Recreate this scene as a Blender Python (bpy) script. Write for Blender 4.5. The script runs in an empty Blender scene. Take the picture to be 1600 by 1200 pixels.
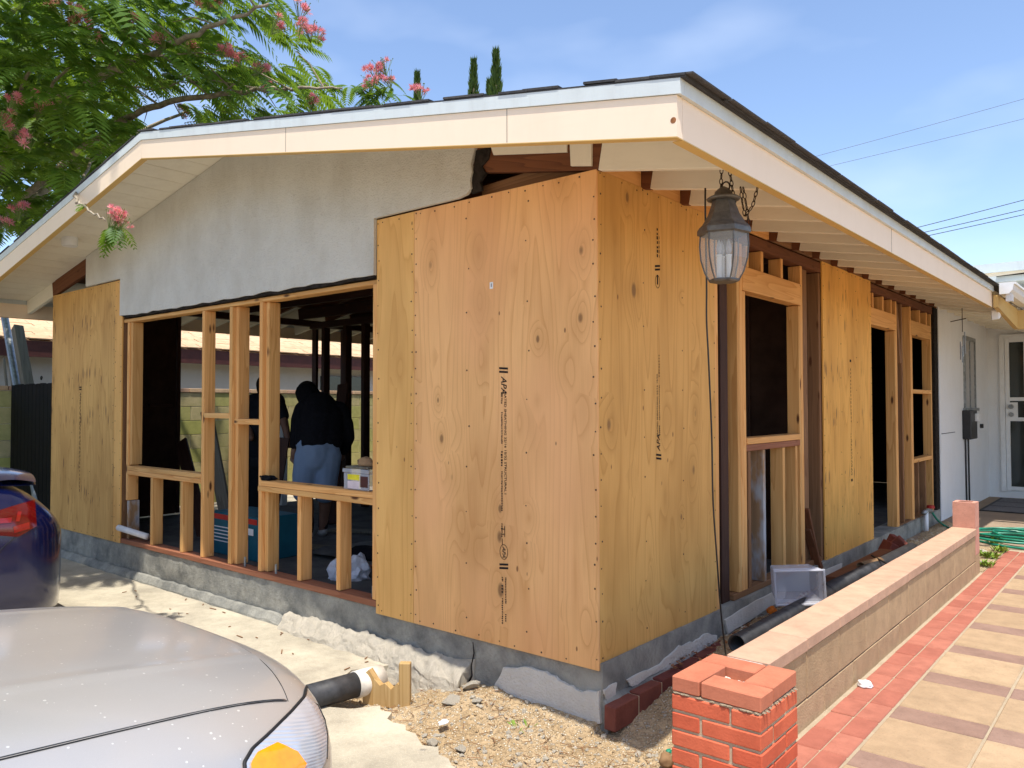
import bpy, bmesh, math, random
from mathutils import Vector, Matrix, Euler, noise as mnoise
R = math.radians
random.seed(7)
scn = bpy.context.scene
col = scn.collection

# ------------------------------------------------------------------ camera
CAMP = Vector((1.9923, -2.9755, 1.2015))
YAW, PITCH, ROLL, FPX = -0.6987, 0.0263, -0.0018, 1223.4
_f = Vector((math.sin(YAW)*math.cos(PITCH), math.cos(YAW)*math.cos(PITCH), math.sin(PITCH)))
_r = Vector((math.cos(YAW), -math.sin(YAW), 0)); _u = _r.cross(_f)
_r2 = _r*math.cos(ROLL)+_u*math.sin(ROLL); _u2 = _u*math.cos(ROLL)-_r*math.sin(ROLL)
cd = bpy.data.cameras.new('camera'); cam = bpy.data.objects.new('camera', cd); col.objects.link(cam)
cam.matrix_world = Matrix(((_r2.x,_u2.x,-_f.x,CAMP.x),(_r2.y,_u2.y,-_f.y,CAMP.y),(_r2.z,_u2.z,-_f.z,CAMP.z),(0,0,0,1)))
cd.sensor_width = 36; cd.lens = FPX/1600*36; cd.clip_start = 0.05; cd.clip_end = 2000
scn.camera = cam
def ray(px, py): return _f + _r2*((px-800)/FPX) + _u2*((600-py)/FPX)
def at(px, py, d): return CAMP + ray(px, py)*d               # depth d along the view axis
def onZ(px, py, z): v = ray(px, py); return CAMP + v*((z-CAMP.z)/v.z)
def onY(px, py, y): v = ray(px, py); return CAMP + v*((y-CAMP.y)/v.y)
def onX(px, py, x): v = ray(px, py); return CAMP + v*((x-CAMP.x)/v.x)

# ------------------------------------------------------------------ world, sun, exposure
SUNV = Vector((0.20, -0.236, 1.0)).normalized()
W = bpy.data.worlds.new('World'); scn.world = W; W.use_nodes = True
wn = W.node_tree; wn.nodes.clear()
wo = wn.nodes.new('ShaderNodeOutputWorld'); bg = wn.nodes.new('ShaderNodeBackground')
sky = wn.nodes.new('ShaderNodeTexSky'); sky.sky_type = 'NISHITA'; sky.sun_disc = False
sky.sun_elevation = math.asin(SUNV.z); sky.sun_rotation = math.atan2(SUNV.x, SUNV.y)
sky.air_density = 0.8; sky.dust_density = 1.0; sky.ozone_density = 1.3; sky.altitude = 50
tc = wn.nodes.new('ShaderNodeTexCoord'); mp = wn.nodes.new('ShaderNodeMapping')
mp.inputs['Scale'].default_value = (1.6, 1.6, 4.0)
nz = wn.nodes.new('ShaderNodeTexNoise'); nz.inputs['Scale'].default_value = 2.3; nz.inputs['Detail'].default_value = 4; nz.inputs['Roughness'].default_value = .45
rp = wn.nodes.new('ShaderNodeValToRGB'); rp.color_ramp.elements[0].position = .53; rp.color_ramp.elements[1].position = .95
rp.color_ramp.elements[1].color = (.34, .34, .34, 1)
mx = wn.nodes.new('ShaderNodeMix'); mx.data_type = 'RGBA'
wn.links.new(tc.outputs['Generated'], mp.inputs['Vector']); wn.links.new(mp.outputs['Vector'], nz.inputs['Vector'])
wn.links.new(nz.outputs['Fac'], rp.inputs['Fac']); wn.links.new(rp.outputs['Color'], mx.inputs[0])
wn.links.new(sky.outputs['Color'], mx.inputs[6]); mx.inputs[7].default_value = (4.6, 5.0, 5.7, 1)
wn.links.new(mx.outputs[2], bg.inputs['Color']); bg.inputs['Strength'].default_value = 0.120
wn.links.new(bg.outputs['Background'], wo.inputs['Surface'])
sd = bpy.data.lights.new('sun', 'SUN'); sd.energy = 2.5; sd.angle = R(0.6); sd.color = (1, .95, .87)
so = bpy.data.objects.new('sun', sd); col.objects.link(so); so.rotation_euler = SUNV.to_track_quat('Z', 'Y').to_euler(); so.location = (3, -4, 9)
vs = scn.view_settings; vs.view_transform = 'Standard'; vs.look = 'None'; vs.gamma = 1; vs.use_curve_mapping = False; vs.exposure = 1.25
scn.render.engine = 'CYCLES'

# ------------------------------------------------------------------ materials
def lin(r, g, b):
    f = lambda c: (c/255/12.92) if c/255 <= .04045 else ((c/255+.055)/1.055)**2.4
    return (f(r), f(g), f(b), 1)
class T:
    """small node-tree helper"""
    def __init__(s, name, rough=.7, spec=.3):
        s.m = bpy.data.materials.new(name); s.m.use_nodes = True; s.t = s.m.node_tree
        s.b = s.t.nodes['Principled BSDF']; s.b.inputs['Roughness'].default_value = rough
        s.b.inputs['Specular IOR Level'].default_value = spec; s._o = None
    def n(s, ty, **kw):
        nd = s.t.nodes.new(ty)
        for k, v in kw.items(): setattr(nd, k, v)
        return nd
    def put(s, sock, v):
        if isinstance(v, bpy.types.NodeSocket): s.t.links.new(v, sock)
        else: sock.default_value = v
    def obj(s, rand=True):
        if s._o: return s._o
        o = s.n('ShaderNodeTexCoord').outputs['Object']
        if rand:
            r = s.n('ShaderNodeObjectInfo').outputs['Random']
            o = s.vm('ADD', o, s.vm('SCALE', (13.7, 31.1, 57.3), r))
        s._o = o; return o
    def vm(s, op, a, b):
        nd = s.n('ShaderNodeVectorMath', operation=op); s.put(nd.inputs[0], a)
        if op == 'SCALE': s.put(nd.inputs['Scale'], b)
        else: s.put(nd.inputs[1], b)
        return nd.outputs[0]
    def ma(s, op, a, b=0.0, c=None):
        nd = s.n('ShaderNodeMath', operation=op); s.put(nd.inputs[0], a); s.put(nd.inputs[1], b)
        if c is not None: s.put(nd.inputs[2], c)
        return nd.outputs[0]
    def sc(s, v, k): return s.vm('MULTIPLY', v, k)
    def noise(s, v, scale=1, detail=3, rough=.5, dist=0):
        nd = s.n('ShaderNodeTexNoise'); s.put(nd.inputs['Vector'], v); nd.inputs['Scale'].default_value = scale
        nd.inputs['Detail'].default_value = detail; nd.inputs['Roughness'].default_value = rough; nd.inputs['Distortion'].default_value = dist
        return nd.outputs['Fac']
    def vor(s, v, scale=1, feat='F1'):
        nd = s.n('ShaderNodeTexVoronoi', feature=feat); s.put(nd.inputs['Vector'], v); nd.inputs['Scale'].default_value = scale
        return nd
    def ramp(s, f, *st):
        nd = s.n('ShaderNodeValToRGB'); s.put(nd.inputs['Fac'], f); e = nd.color_ramp.elements
        while len(e) < len(st): e.new(.5)
        for i, (p, c) in enumerate(st):
            e[i].position = p; e[i].color = c if isinstance(c, tuple) else (c, c, c, 1)
        return nd.outputs['Color']
    def mix(s, f, a, b, mode='MIX'):
        nd = s.n('ShaderNodeMix', data_type='RGBA', blend_type=mode); s.put(nd.inputs[0], f); s.put(nd.inputs[6], a); s.put(nd.inputs[7], b)
        return nd.outputs[2]
    def bump(s, h, strength=.5, dist=.01):
        nd = s.n('ShaderNodeBump'); s.put(nd.inputs['Height'], h); nd.inputs['Strength'].default_value = strength; nd.inputs['Distance'].default_value = dist
        s.t.links.new(nd.outputs['Normal'], s.b.inputs['Normal'])
    def color(s, c): s.put(s.b.inputs['Base Color'], c); return s.m
def sep(t, v):
    nd = t.n('ShaderNodeSeparateXYZ'); t.put(nd.inputs[0], v); return nd.outputs
def comb(t, x, y, z):
    nd = t.n('ShaderNodeCombineXYZ'); t.put(nd.inputs[0], x); t.put(nd.inputs[1], y); t.put(nd.inputs[2], z); return nd.outputs[0]

def plain(name, c, rough=.6, spec=.3, var=.12, scale=9, bump=0, metal=0, bscale=None):
    t = T(name, rough, spec); o = t.obj()
    n = t.noise(o, scale, 5, .6)
    d = tuple(x*(1-var*2) for x in c[:3])+(1,); l = tuple(min(1, x*(1+var)) for x in c[:3])+(1,)
    t.color(t.ramp(n, (.3, d), (.7, l)))
    t.b.inputs['Metallic'].default_value = metal
    if bump: t.bump(t.noise(o, bscale or scale*6, 4, .6), bump, .006)
    return t.m

def lumber_mat(name, light, dark, knotc=(.10, .035, .012, 1), grey=0, rough=.7):
    """sawn timber, grain along local Z"""
    t = T(name, rough, .25); o = t.obj()
    n1 = t.noise(t.sc(o, (60, 60, 1.6)), 1, 3, .6)
    n2 = t.noise(t.sc(o, (9, 9, .45)), 1, 2, .5)
    rings = t.ma('FRACT', t.ma('MULTIPLY', n2, 11.0))
    base = t.mix(t.ramp(rings, (0, 0.0), (.75, .55), (.95, 1.0), (1, .2)), light, dark)
    base = t.mix(t.ramp(n1, (.35, 0.0), (.7, .45)), base, dark)
    big = t.noise(t.sc(o, (4, 4, 1.1)), 1, 3)
    base = t.mix(t.ramp(big, (.4, 0.0), (.75, .4)), base, tuple(x*.72 for x in dark[:3])+(1,))
    v = t.vor(t.sc(o, (14, 14, 4.2)), 1); g = sep(t, v.outputs['Color'])
    gate = t.ma('GREATER_THAN', g[0], .62)
    k = t.ma('MULTIPLY', t.ramp(v.outputs['Distance'], (.10, 1.0), (.2, 0.0)), gate)
    base = t.mix(k, base, knotc)
    if grey:
        gn = t.noise(t.sc(o, (5, 5, 2)), 1, 4, .6)
        base = t.mix(t.ramp(gn, (.47, 0.0), (.58, grey)), base, (.42, .44, .46, 1))
    t.bump(n1, .15, .002)
    return t.color(base)

def plywood_mat(name, light, dark, knots=.58, rows=False, pink=0.0):
    """rotary-cut veneer: contour grain, knots with rings, face along X or Y"""
    t = T(name, .62, .28); o = t.obj(False); s = sep(t, o)
    u = t.ma('ADD', s[0], s[1]); z = s[2]
    vsc = (26, 6.0) if rows else (6.0, 3.4)
    v = t.vor(comb(t, t.ma('MULTIPLY', u, vsc[0]), t.ma('MULTIPLY', z, vsc[1]), 3.3), 1)
    vc = sep(t, v.outputs['Color']); dist = v.outputs['Distance']
    gate = t.ma('GREATER_THAN', vc[0], knots)
    if rows:
        pz_ = sep(t, v.outputs['Position'])[1]
        rn = t.noise(comb(t, 0.0, t.ma('MULTIPLY', pz_, .55), 1.0), 1, 2)
        gate = t.ma('MULTIPLY', gate, t.ma('GREATER_THAN', rn, .52))
    size = t.ma('MULTIPLY_ADD', vc[1], .10 if not rows else .2, .06 if not rows else .20)
    kd = t.ma('DIVIDE', dist, size)
    core = t.ma('MULTIPLY', t.ramp(kd, (.55, 1.0), (.95, 0.0)), gate)
    halo = t.ma('MULTIPLY', t.ramp(t.ma('DIVIDE', kd, 6.0), (0, 1.0), (.75, 0.0)), gate)
    n = t.noise(comb(t, t.ma('MULTIPLY', u, 2.9), t.ma('MULTIPLY', z, .24), 5.5), 1, 2.0, .42, .18)
    n = t.ma('ADD', n, t.ma('MULTIPLY', halo, .10))
    fr = t.ma('FRACT', t.ma('MULTIPLY', n, 27.0))
    line = t.ramp(fr, (0, 0.03), (.6, .14), (.86, .6), (.93, 1.0), (.97, .3), (1, 0.03))
    fib = t.noise(comb(t, t.ma('MULTIPLY', u, 170.0), t.ma('MULTIPLY', z, 5.0), 0.0), 1, 3, .65)
    tone = t.noise(comb(t, t.ma('MULTIPLY', u, 3.5), t.ma('MULTIPLY', z, .9), 9.0), 1, 3, .55)
    base = t.mix(t.ma('MULTIPLY', line, .62), light, dark)
    base = t.mix(t.ramp(fib, (.4, 0.0), (.8, .35)), base, dark)
    base = t.mix(t.ramp(tone, (.42, 0.0), (.72, .55)), base, tuple(a*.82 for a in dark[:3])+(1,))
    pn = t.noise(comb(t, t.ma('MULTIPLY', u, 2.0), t.ma('MULTIPLY', z, 1.1), 2.0), 1, 2)
    base = t.mix(t.ma('MULTIPLY', t.ramp(pn, (.42, 0.0), (.65, 1.0)), pink), base, (.86, .43, .19, 1))
    base = t.mix(t.ma('MULTIPLY', halo, .30), base, tuple(a*.75 for a in dark[:3])+(1,))
    dk = t.mix(t.ramp(vc[2], (.25, 0.0), (.9, 1.0)), (.21, .105, .04, 1), (.06, .02, .009, 1))
    base = t.mix(t.ma('MULTIPLY', core, t.ma('MULTIPLY_ADD', vc[2], .3, .7)), base, dk)
    v2 = t.vor(comb(t, t.ma('MULTIPLY', u, 17.0), t.ma('MULTIPLY', z, 7.5), 8.8), 1); c2 = sep(t, v2.outputs['Color'])
    pin = t.ma('MULTIPLY', t.ramp(t.ma('DIVIDE', v2.outputs['Distance'], t.ma('MULTIPLY_ADD', c2[1], .09, .05)), (.6, 1.0), (1, 0.0)), t.ma('GREATER_THAN', c2[0], .86))
    base = t.mix(t.ma('MULTIPLY', pin, .8), base, (.16, .06, .022, 1))
    t.bump(fib, .12, .002)
    return t.color(base)

def stucco_mat(name, c, stain, bump=.6, stainamt=.5):
    t = T(name, .85, .2); o = t.obj(False)
    a = t.noise(o, 95, 4, .65); b = t.noise(o, 22, 3, .6)
    st = t.noise(t.sc(o, (1.6, 1.6, 1.0)), 1.5, 7, .68)
    sp = t.ramp(t.noise(o, 60, 2, .5), (.63, 0.0), (.72, .25))
    base = t.mix(t.ramp(st, (.42, 0.0), (.72, stainamt)), c, stain)
    base = t.mix(sp, base, tuple(x*.6 for x in c[:3])+(1,))
    t.bump(t.ma('ADD', a, t.ma('MULTIPLY', b, .9)), bump, .014)
    return t.color(base)

def concrete_mat(name, c, c2, bump=.5, scale=1.0, crack=False):
    t = T(name, .9, .2); o = t.obj(False)
    a = t.noise(o, 2.3*scale, 7, .68); b = t.noise(o, 38*scale, 4, .7); g = t.noise(o, 210*scale, 2, .5)
    base = t.mix(t.ramp(a, (.36, 0.0), (.66, 1.0)), c, c2)
    base = t.mix(t.ramp(b, (.5, 0.0), (.78, .35)), base, tuple(x*.55 for x in c[:3])+(1,))
    base = t.mix(t.ramp(g, (.55, 0.0), (.75, .25)), base, tuple(min(1, x*1.6) for x in c[:3])+(1,))
    t.bump(t.ma('ADD', t.ma('MULTIPLY', b, 1.3), g), bump, .006)
    return t.color(base)

def paint_mat(name, c, dirt, rough=.55, amt=.35, dripx=(5, 5, 1.2)):
    t = T(name, rough, .3); o = t.obj(False)
    d = t.noise(t.sc(o, dripx), 1.2, 6, .7); f = t.noise(t.sc(o, (3, 40, 40)), 1, 3)
    base = t.mix(t.ramp(d, (.47, 0.0), (.78, amt)), c, dirt)
    base = t.mix(t.ramp(f, (.62, 0.0), (.8, .12)), base, dirt)
    t.bump(t.ma('ADD', d, t.ma('MULTIPLY', f, .4)), .1, .004)
    return t.color(base)

def block_mat(name, c, c2, bump=.5, pit=.4, sc=1.0):
    """masonry units, one shade per unit"""
    t = T(name, .9, .18); o = t.obj(); r = t.n('ShaderNodeObjectInfo').outputs['Random']
    base = t.mix(r, c, c2)
    a = t.noise(o, 9*sc, 6, .7); b = t.noise(o, 120*sc, 3, .6)
    base = t.mix(t.ramp(a, (.40, 0.0), (.72, .55)), base, tuple(x*.58 for x in c[:3])+(1,))
    base = t.mix(t.ramp(b, (.58, 0.0), (.7, pit)), base, tuple(x*.4 for x in c[:3])+(1,))
    t.bump(t.ma('ADD', b, a), bump, .004)
    return t.color(base)

M = {}
M['ply_front'] = plywood_mat('plywood_front', (.90, .50, .20, 1), (.62, .285, .088, 1), .44, pink=.5)
M['ply_strip'] = plywood_mat('plywood_strip', (.84, .475, .15, 1), (.62, .30, .075, 1), .78)
M['ply_side'] = plywood_mat('plywood_side', (.76, .42, .125, 1), (.51, .245, .055, 1), .52)
M['ply_left'] = plywood_mat('plywood_left', (.70, .41, .13, 1), (.43, .205, .05, 1), .42, rows=True)
M['ply_far'] = plywood_mat('plywood_far', (.88, .47, .11, 1), (.57, .255, .045, 1), .5, rows=True)
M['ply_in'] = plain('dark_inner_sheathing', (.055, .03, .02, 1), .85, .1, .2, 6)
M['stud'] = lumber_mat('fir_stud', (.88, .485, .18, 1), (.66, .305, .09, 1))
M['stud2'] = lumber_mat('fir_stud_tan', (.78, .45, .165, 1), (.58, .28, .085, 1))
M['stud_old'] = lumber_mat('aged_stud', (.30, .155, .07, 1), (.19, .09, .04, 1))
M['stud_grey'] = lumber_mat('stud_with_old_paint', (.40, .24, .12, 1), (.28, .16, .08, 1), grey=.9)
M['redwood'] = lumber_mat('redwood_plate', (.36, .15, .08, 1), (.25, .09, .045, 1))
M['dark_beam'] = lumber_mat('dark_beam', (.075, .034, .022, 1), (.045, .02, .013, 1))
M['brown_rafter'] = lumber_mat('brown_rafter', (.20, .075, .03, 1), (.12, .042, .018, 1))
M['pine_sun'] = lumber_mat('pine_toned_for_sun', (.56, .38, .17, 1), (.40, .245, .09, 1))
M['weathered'] = lumber_mat('weathered_board', (.20, .18, .13, 1), (.12, .105, .075, 1))
M['fascia'] = paint_mat('cream_fascia_paint', (.92, .745, .555, 1), (.76, .585, .41, 1), amt=.25)
M['fascia_under'] = paint_mat('yellow_tan_edge', (.62, .42, .15, 1), (.50, .31, .10, 1))  # yellow-tan, for the fascia's lower edge and the porch fascia
M['trim'] = paint_mat('white_trim_paint', (.64, .69, .68, 1), (.44, .45, .43, 1), amt=.45, dripx=(7, 7, 1.0))
M['soffit'] = paint_mat('white_soffit_paint', (.80, .75, .62, 1), (.56, .49, .37, 1), .7, .4)
M['shingle'] = block_mat('dark_shingle', (.055, .055, .058, 1), (.10, .095, .09, 1), .8, .3)
M['stucco'] = stucco_mat('white_stucco', (.72, .70, .63, 1), (.46, .42, .34, 1), 1.0, .5)
M['stucco_white'] = stucco_mat('painted_stucco', (.80, .80, .79, 1), (.66, .645, .61, 1), .25, .3)
M['stucco_flake'] = stucco_mat('flaking_white_stucco', (.76, .73, .65, 1), (.50, .47, .41, 1), .9, .5)
M['lath'] = plain('torn_black_paper', (.03, .024, .02, 1), .9, .1, .3, 30, .8)
M['found'] = concrete_mat('foundation_concrete', (.20, .20, .18, 1), (.47, .45, .38, 1), 1.0, 1.6)
M['found_dark'] = concrete_mat('dark_floor_concrete', (.07, .07, .068, 1), (.13, .13, .118, 1), .5, 2)  # darker concrete, used for the floor slab inside
M['drive'] = concrete_mat('driveway_concrete', (.55, .49, .37, 1), (.31, .275, .21, 1), .6, 1)
M['porch'] = concrete_mat('porch_concrete', (.27, .20, .14, 1), (.36, .275, .19, 1), .3, 1)
M['chunk'] = concrete_mat('broken_concrete', (.60, .54, .43, 1), (.76, .68, .54, 1), 1.0, 6)
M['brick'] = block_mat('orange_red_brick', (.58, .115, .055, 1), (.68, .165, .08, 1), .35, .15)
M['brick_top'] = block_mat('cap_brick', (.50, .165, .09, 1), (.58, .22, .13, 1), .3, .12)
M['brick_dark'] = block_mat('dark_red_brick', (.17, .05, .04, 1), (.23, .075, .05, 1), .35, .2)
M['mortar'] = concrete_mat('mortar', (.88, .70, .47, 1), (.70, .54, .35, 1), 1, 5)
M['cap'] = block_mat('pink_cap_block', (.54, .335, .225, 1), (.60, .38, .255, 1), .3, .12)
M['cap_side'] = block_mat('pink_end_block', (.60, .30, .22, 1), (.66, .36, .26, 1), .5, .3)
M['cmu'] = block_mat('tan_wall_block', (.45, .31, .175, 1), (.50, .35, .20, 1), .8, .35)
M['tile'] = block_mat('red_border_paver', (.36, .12, .08, 1), (.43, .165, .11, 1), .3, .15)
M['paver'] = block_mat('tan_paver', (.39, .268, .158, 1), (.46, .325, .195, 1), .5, .3)
M['paver_mauve'] = block_mat('mauve_paver', (.27, .165, .12, 1), (.31, .20, .15, 1), .4, .25)
M['wall_joint'] = concrete_mat('dark_wall_joint', (.20, .14, .085, 1), (.15, .105, .065, 1), .6, 5)  # dark brown mortar showing in the joints between wall blocks
M['grout'] = concrete_mat('pale_grout', (.50, .41, .28, 1), (.42, .33, .22, 1), .6, 5)
M['black'] = plain('black_plastic', (.018, .018, .02, 1), .35, .5, .2)
M['pipe_grey'] = plain('dark_grey_abs_pipe', (.05, .05, .052, 1), .55, .35, .3, 14)
M['white_pvc'] = plain('dirty_white_pvc', (.72, .66, .56, 1), .5, .35, .15, 12)
M['white'] = plain('white_enamel', (.8, .8, .78, 1), .4, .4, .04)
M['white_cloth'] = plain('white_cloth', (.8, .79, .77, 1), .9, .1, .06, 20)
M['gunmetal'] = plain('pewter_lantern_metal', (.15, .14, .125, 1), .48, .5, .22, 22, .15, .55)
M['chain'] = plain('rusty_chain', (.055, .035, .02, 1), .6, .4, .3, 60, 0, .4)
M['steel'] = plain('galvanised_steel', (.32, .34, .34, 1), .4, .5, .2, 20, 0, .6)
M['ink'] = plain('black_ink', (.03, .022, .02, 1), .8, .1, .2, 90)
M['nail'] = plain('nail_head', (.09, .045, .025, 1), .6, .3, .3, 90)
M['hose'] = plain('green_hose', (.012, .22, .13, 1), .35, .5, .2)
M['skin'] = plain('skin', (.18, .09, .055, 1), .55, .35, .1)
M['hoodie'] = plain('black_fabric', (.009, .009, .011, 1), .95, .08, .2, 40)
M['shorts'] = plain('blue_grey_denim', (.19, .25, .34, 1), .9, .1, .06, 5)
M['shirt'] = plain('dark_navy_shirt', (.012, .013, .017, 1), .95, .1, .2)
M['sock'] = plain('dark_sock', (.02, .02, .022, 1), .9, .1)
M['shoe'] = plain('grey_trainer', (.33, .32, .30, 1), .7, .2, .2, 30)
M['hair'] = plain('black_hair', (.01, .008, .007, 1), .7, .2)
M['bark'] = plain('silk_tree_bark', (.36, .30, .22, 1), .85, .15, .25, 18, .6)
M['pod'] = plain('green_stem', (.16, .22, .05, 1), .7, .2)
M['gate'] = plain('black_iron', (.004, .004, .0045, 1), .6, .15, .2)
M['nb_wall'] = stucco_mat('neighbour_grey_stucco', (.44, .43, .415, 1), (.34, .33, .31, 1), .3)
M['nb_fascia'] = plain('oxblood_fascia', (.075, .022, .017, 1), .6, .3)
M['nb_shingle'] = block_mat('tan_shingle', (.58, .38, .22, 1), (.68, .47, .29, 1), .6, .15)
M['yard_block'] = block_mat('yellow_green_yard_block', (.44, .43, .13, 1), (.54, .44, .24, 1), .6, .2)  # yellow-green to tan, one tone per block
M['yard_mortar'] = concrete_mat('yard_mortar', (.60, .56, .40, 1), (.5, .46, .3, 1), .5, 4)
M['teal'] = plain('teal_tool_case', (.006, .105, .15, 1), .5, .3, .1)
M['red_label'] = plain('red_label', (.5, .03, .02, 1), .5, .3)
M['yellow'] = plain('yellow_label', (.72, .62, .03, 1), .5, .3)
M['pinklabel'] = plain('pale_pink_label', (.72, .6, .62, 1), .5, .3)
M['orange'] = plain('orange_peel', (.75, .2, .02, 1), .6, .3, .25, 40)
M['leaf_dry'] = plain('dry_leaf', (.30, .125, .05, 1), .8, .15, .4, 30)
M['tarp'] = plain('grey_tarp', (.085, .082, .075, 1), .6, .3, .25, 12)
M['cardboard'] = plain('cardboard', (.30, .18, .09, 1), .8, .15, .15)
M['sofa'] = plain('grey_mat', (.20, .195, .20, 1), .95, .1, .15, 40)
M['weed'] = plain('bright_weed', (.20, .30, .04, 1), .7, .2, .3, 15)
M['dark_glass'] = plain('dark_window_glass', (.03, .038, .034, 1), .06, .6, .1, 2)
M['amberpl'] = None
def glass(name, c, rough=.05, alpha=.25, spec=.5):
    t = T(name, rough, spec); t.b.inputs['Alpha'].default_value = alpha
    return t.color(c)
M['lantern_glass'] = glass('pale_lantern_glass', (.58, .62, .60, 1), .12, .30)  # pale grey-green, mostly see-through
M['clear_bin'] = glass('clear_plastic', (.74, .75, .80, 1), .2, .36)
M['bag'] = glass('white_plastic_bag', (.75, .76, .8, 1), .4, .8)
def dirt_mat():
    t = T('dry_dirt', .95, .1); o = t.obj(False)
    a = t.noise(o, 3.5, 7, .7); b = t.noise(o, 60, 5, .7); v = t.vor(o, 75)
    base = t.mix(t.ramp(a, (.38, 0.0), (.66, 1.0)), (.42, .30, .165, 1), (.55, .42, .26, 1))
    base = t.mix(t.ramp(b, (.46, 0.0), (.74, .65)), base, (.27, .185, .11, 1))
    vc = sep(t, v.outputs['Color'])
    base = t.mix(t.ma('MULTIPLY', t.ramp(v.outputs['Distance'], (.25, 1.0), (.4, 0.0)), t.ma('GREATER_THAN', vc[0], .6)), base, (.68, .60, .46, 1))
    t.bump(t.ma('ADD', b, t.ramp(v.outputs['Distance'], (.2, 1.0), (.6, 0.0))), .9, .01)
    return t.color(base)
M['dirt'] = dirt_mat()
def carpaint(name, c, flake, rough=.3, coat=.6, metal=.5, specks=True, dust=.35):
    t = T(name, rough, .5); o = t.obj(False)
    t.b.inputs['Metallic'].default_value = metal; t.b.inputs['Coat Weight'].default_value = coat; t.b.inputs['Coat Roughness'].default_value = .12
    f = t.noise(o, 900, 2, .6); d = t.noise(o, 2.5, 5, .6)
    base = t.mix(t.ramp(f, (.4, 0.0), (.7, .4)), c, flake)
    base = t.mix(t.ramp(d, (.35, 0.0), (.75, dust)), base, (.48, .42, .35, 1))
    if specks:
        v = t.vor(o, 60); vc = sep(t, v.outputs['Color'])
        sz = t.ma('MULTIPLY_ADD', t.ma('POWER', vc[1], 2.0), .17, .05)
        k = t.ma('MULTIPLY', t.ma('LESS_THAN', v.outputs['Distance'], sz), t.ma('GREATER_THAN', vc[0], .55))
        base = t.mix(t.ma('MULTIPLY', k, .75), base, (.86, .84, .78, 1))
        t.put(t.b.inputs['Roughness'], t.ma('ADD', t.ma('MULTIPLY', d, .3), .2))
    return t.color(base)
M['silver'] = carpaint('silver_beige_car_paint', (.50, .48, .455, 1), (.64, .61, .58, 1))
M['bluecar'] = carpaint('deep_blue_car_paint', (.003, .006, .045, 1), (.006, .014, .10, 1), .25, .9, .3, False, .0)
def leafmat(name, a, b, tcol=(.34, .46, .03, 1)):
    t = T(name, .5, .35); o = t.n('ShaderNodeTexCoord').outputs['Object']
    n = t.noise(o, 2.2, 4, .6); f = t.noise(o, 30, 2)
    c = t.mix(t.ramp(n, (.35, 0.0), (.65, 1.0)), a, b)
    c = t.mix(t.ramp(f, (.4, 0.0), (.7, .4)), c, tuple(x*.6 for x in a[:3])+(1,))
    t.color(c)
    tr = t.n('ShaderNodeBsdfTranslucent'); t.put(tr.inputs[0], t.mix(.5, c, tcol))
    ms = t.n('ShaderNodeMixShader'); ms.inputs[0].default_value = .5
    out = t.t.nodes['Material Output']
    t.t.links.new(t.b.outputs[0], ms.inputs[1]); t.t.links.new(tr.outputs[0], ms.inputs[2]); t.t.links.new(ms.outputs[0], out.inputs[0])
    return t.m
M['frond'] = leafmat('silk_tree_leaf', (.045, .14, .016, 1), (.15, .28, .035, 1))
M['cypress'] = leafmat('cypress_green', (.03, .075, .02, 1), (.05, .11, .035, 1))
M['pinkfl'] = leafmat('pink_filament', (.88, .26, .34, 1), (.92, .50, .50, 1), (.95, .35, .40, 1))
M['whitefl'] = leafmat('pale_filament', (.88, .66, .46, 1), (.90, .74, .50, 1), (.95, .75, .45, 1))

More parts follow.
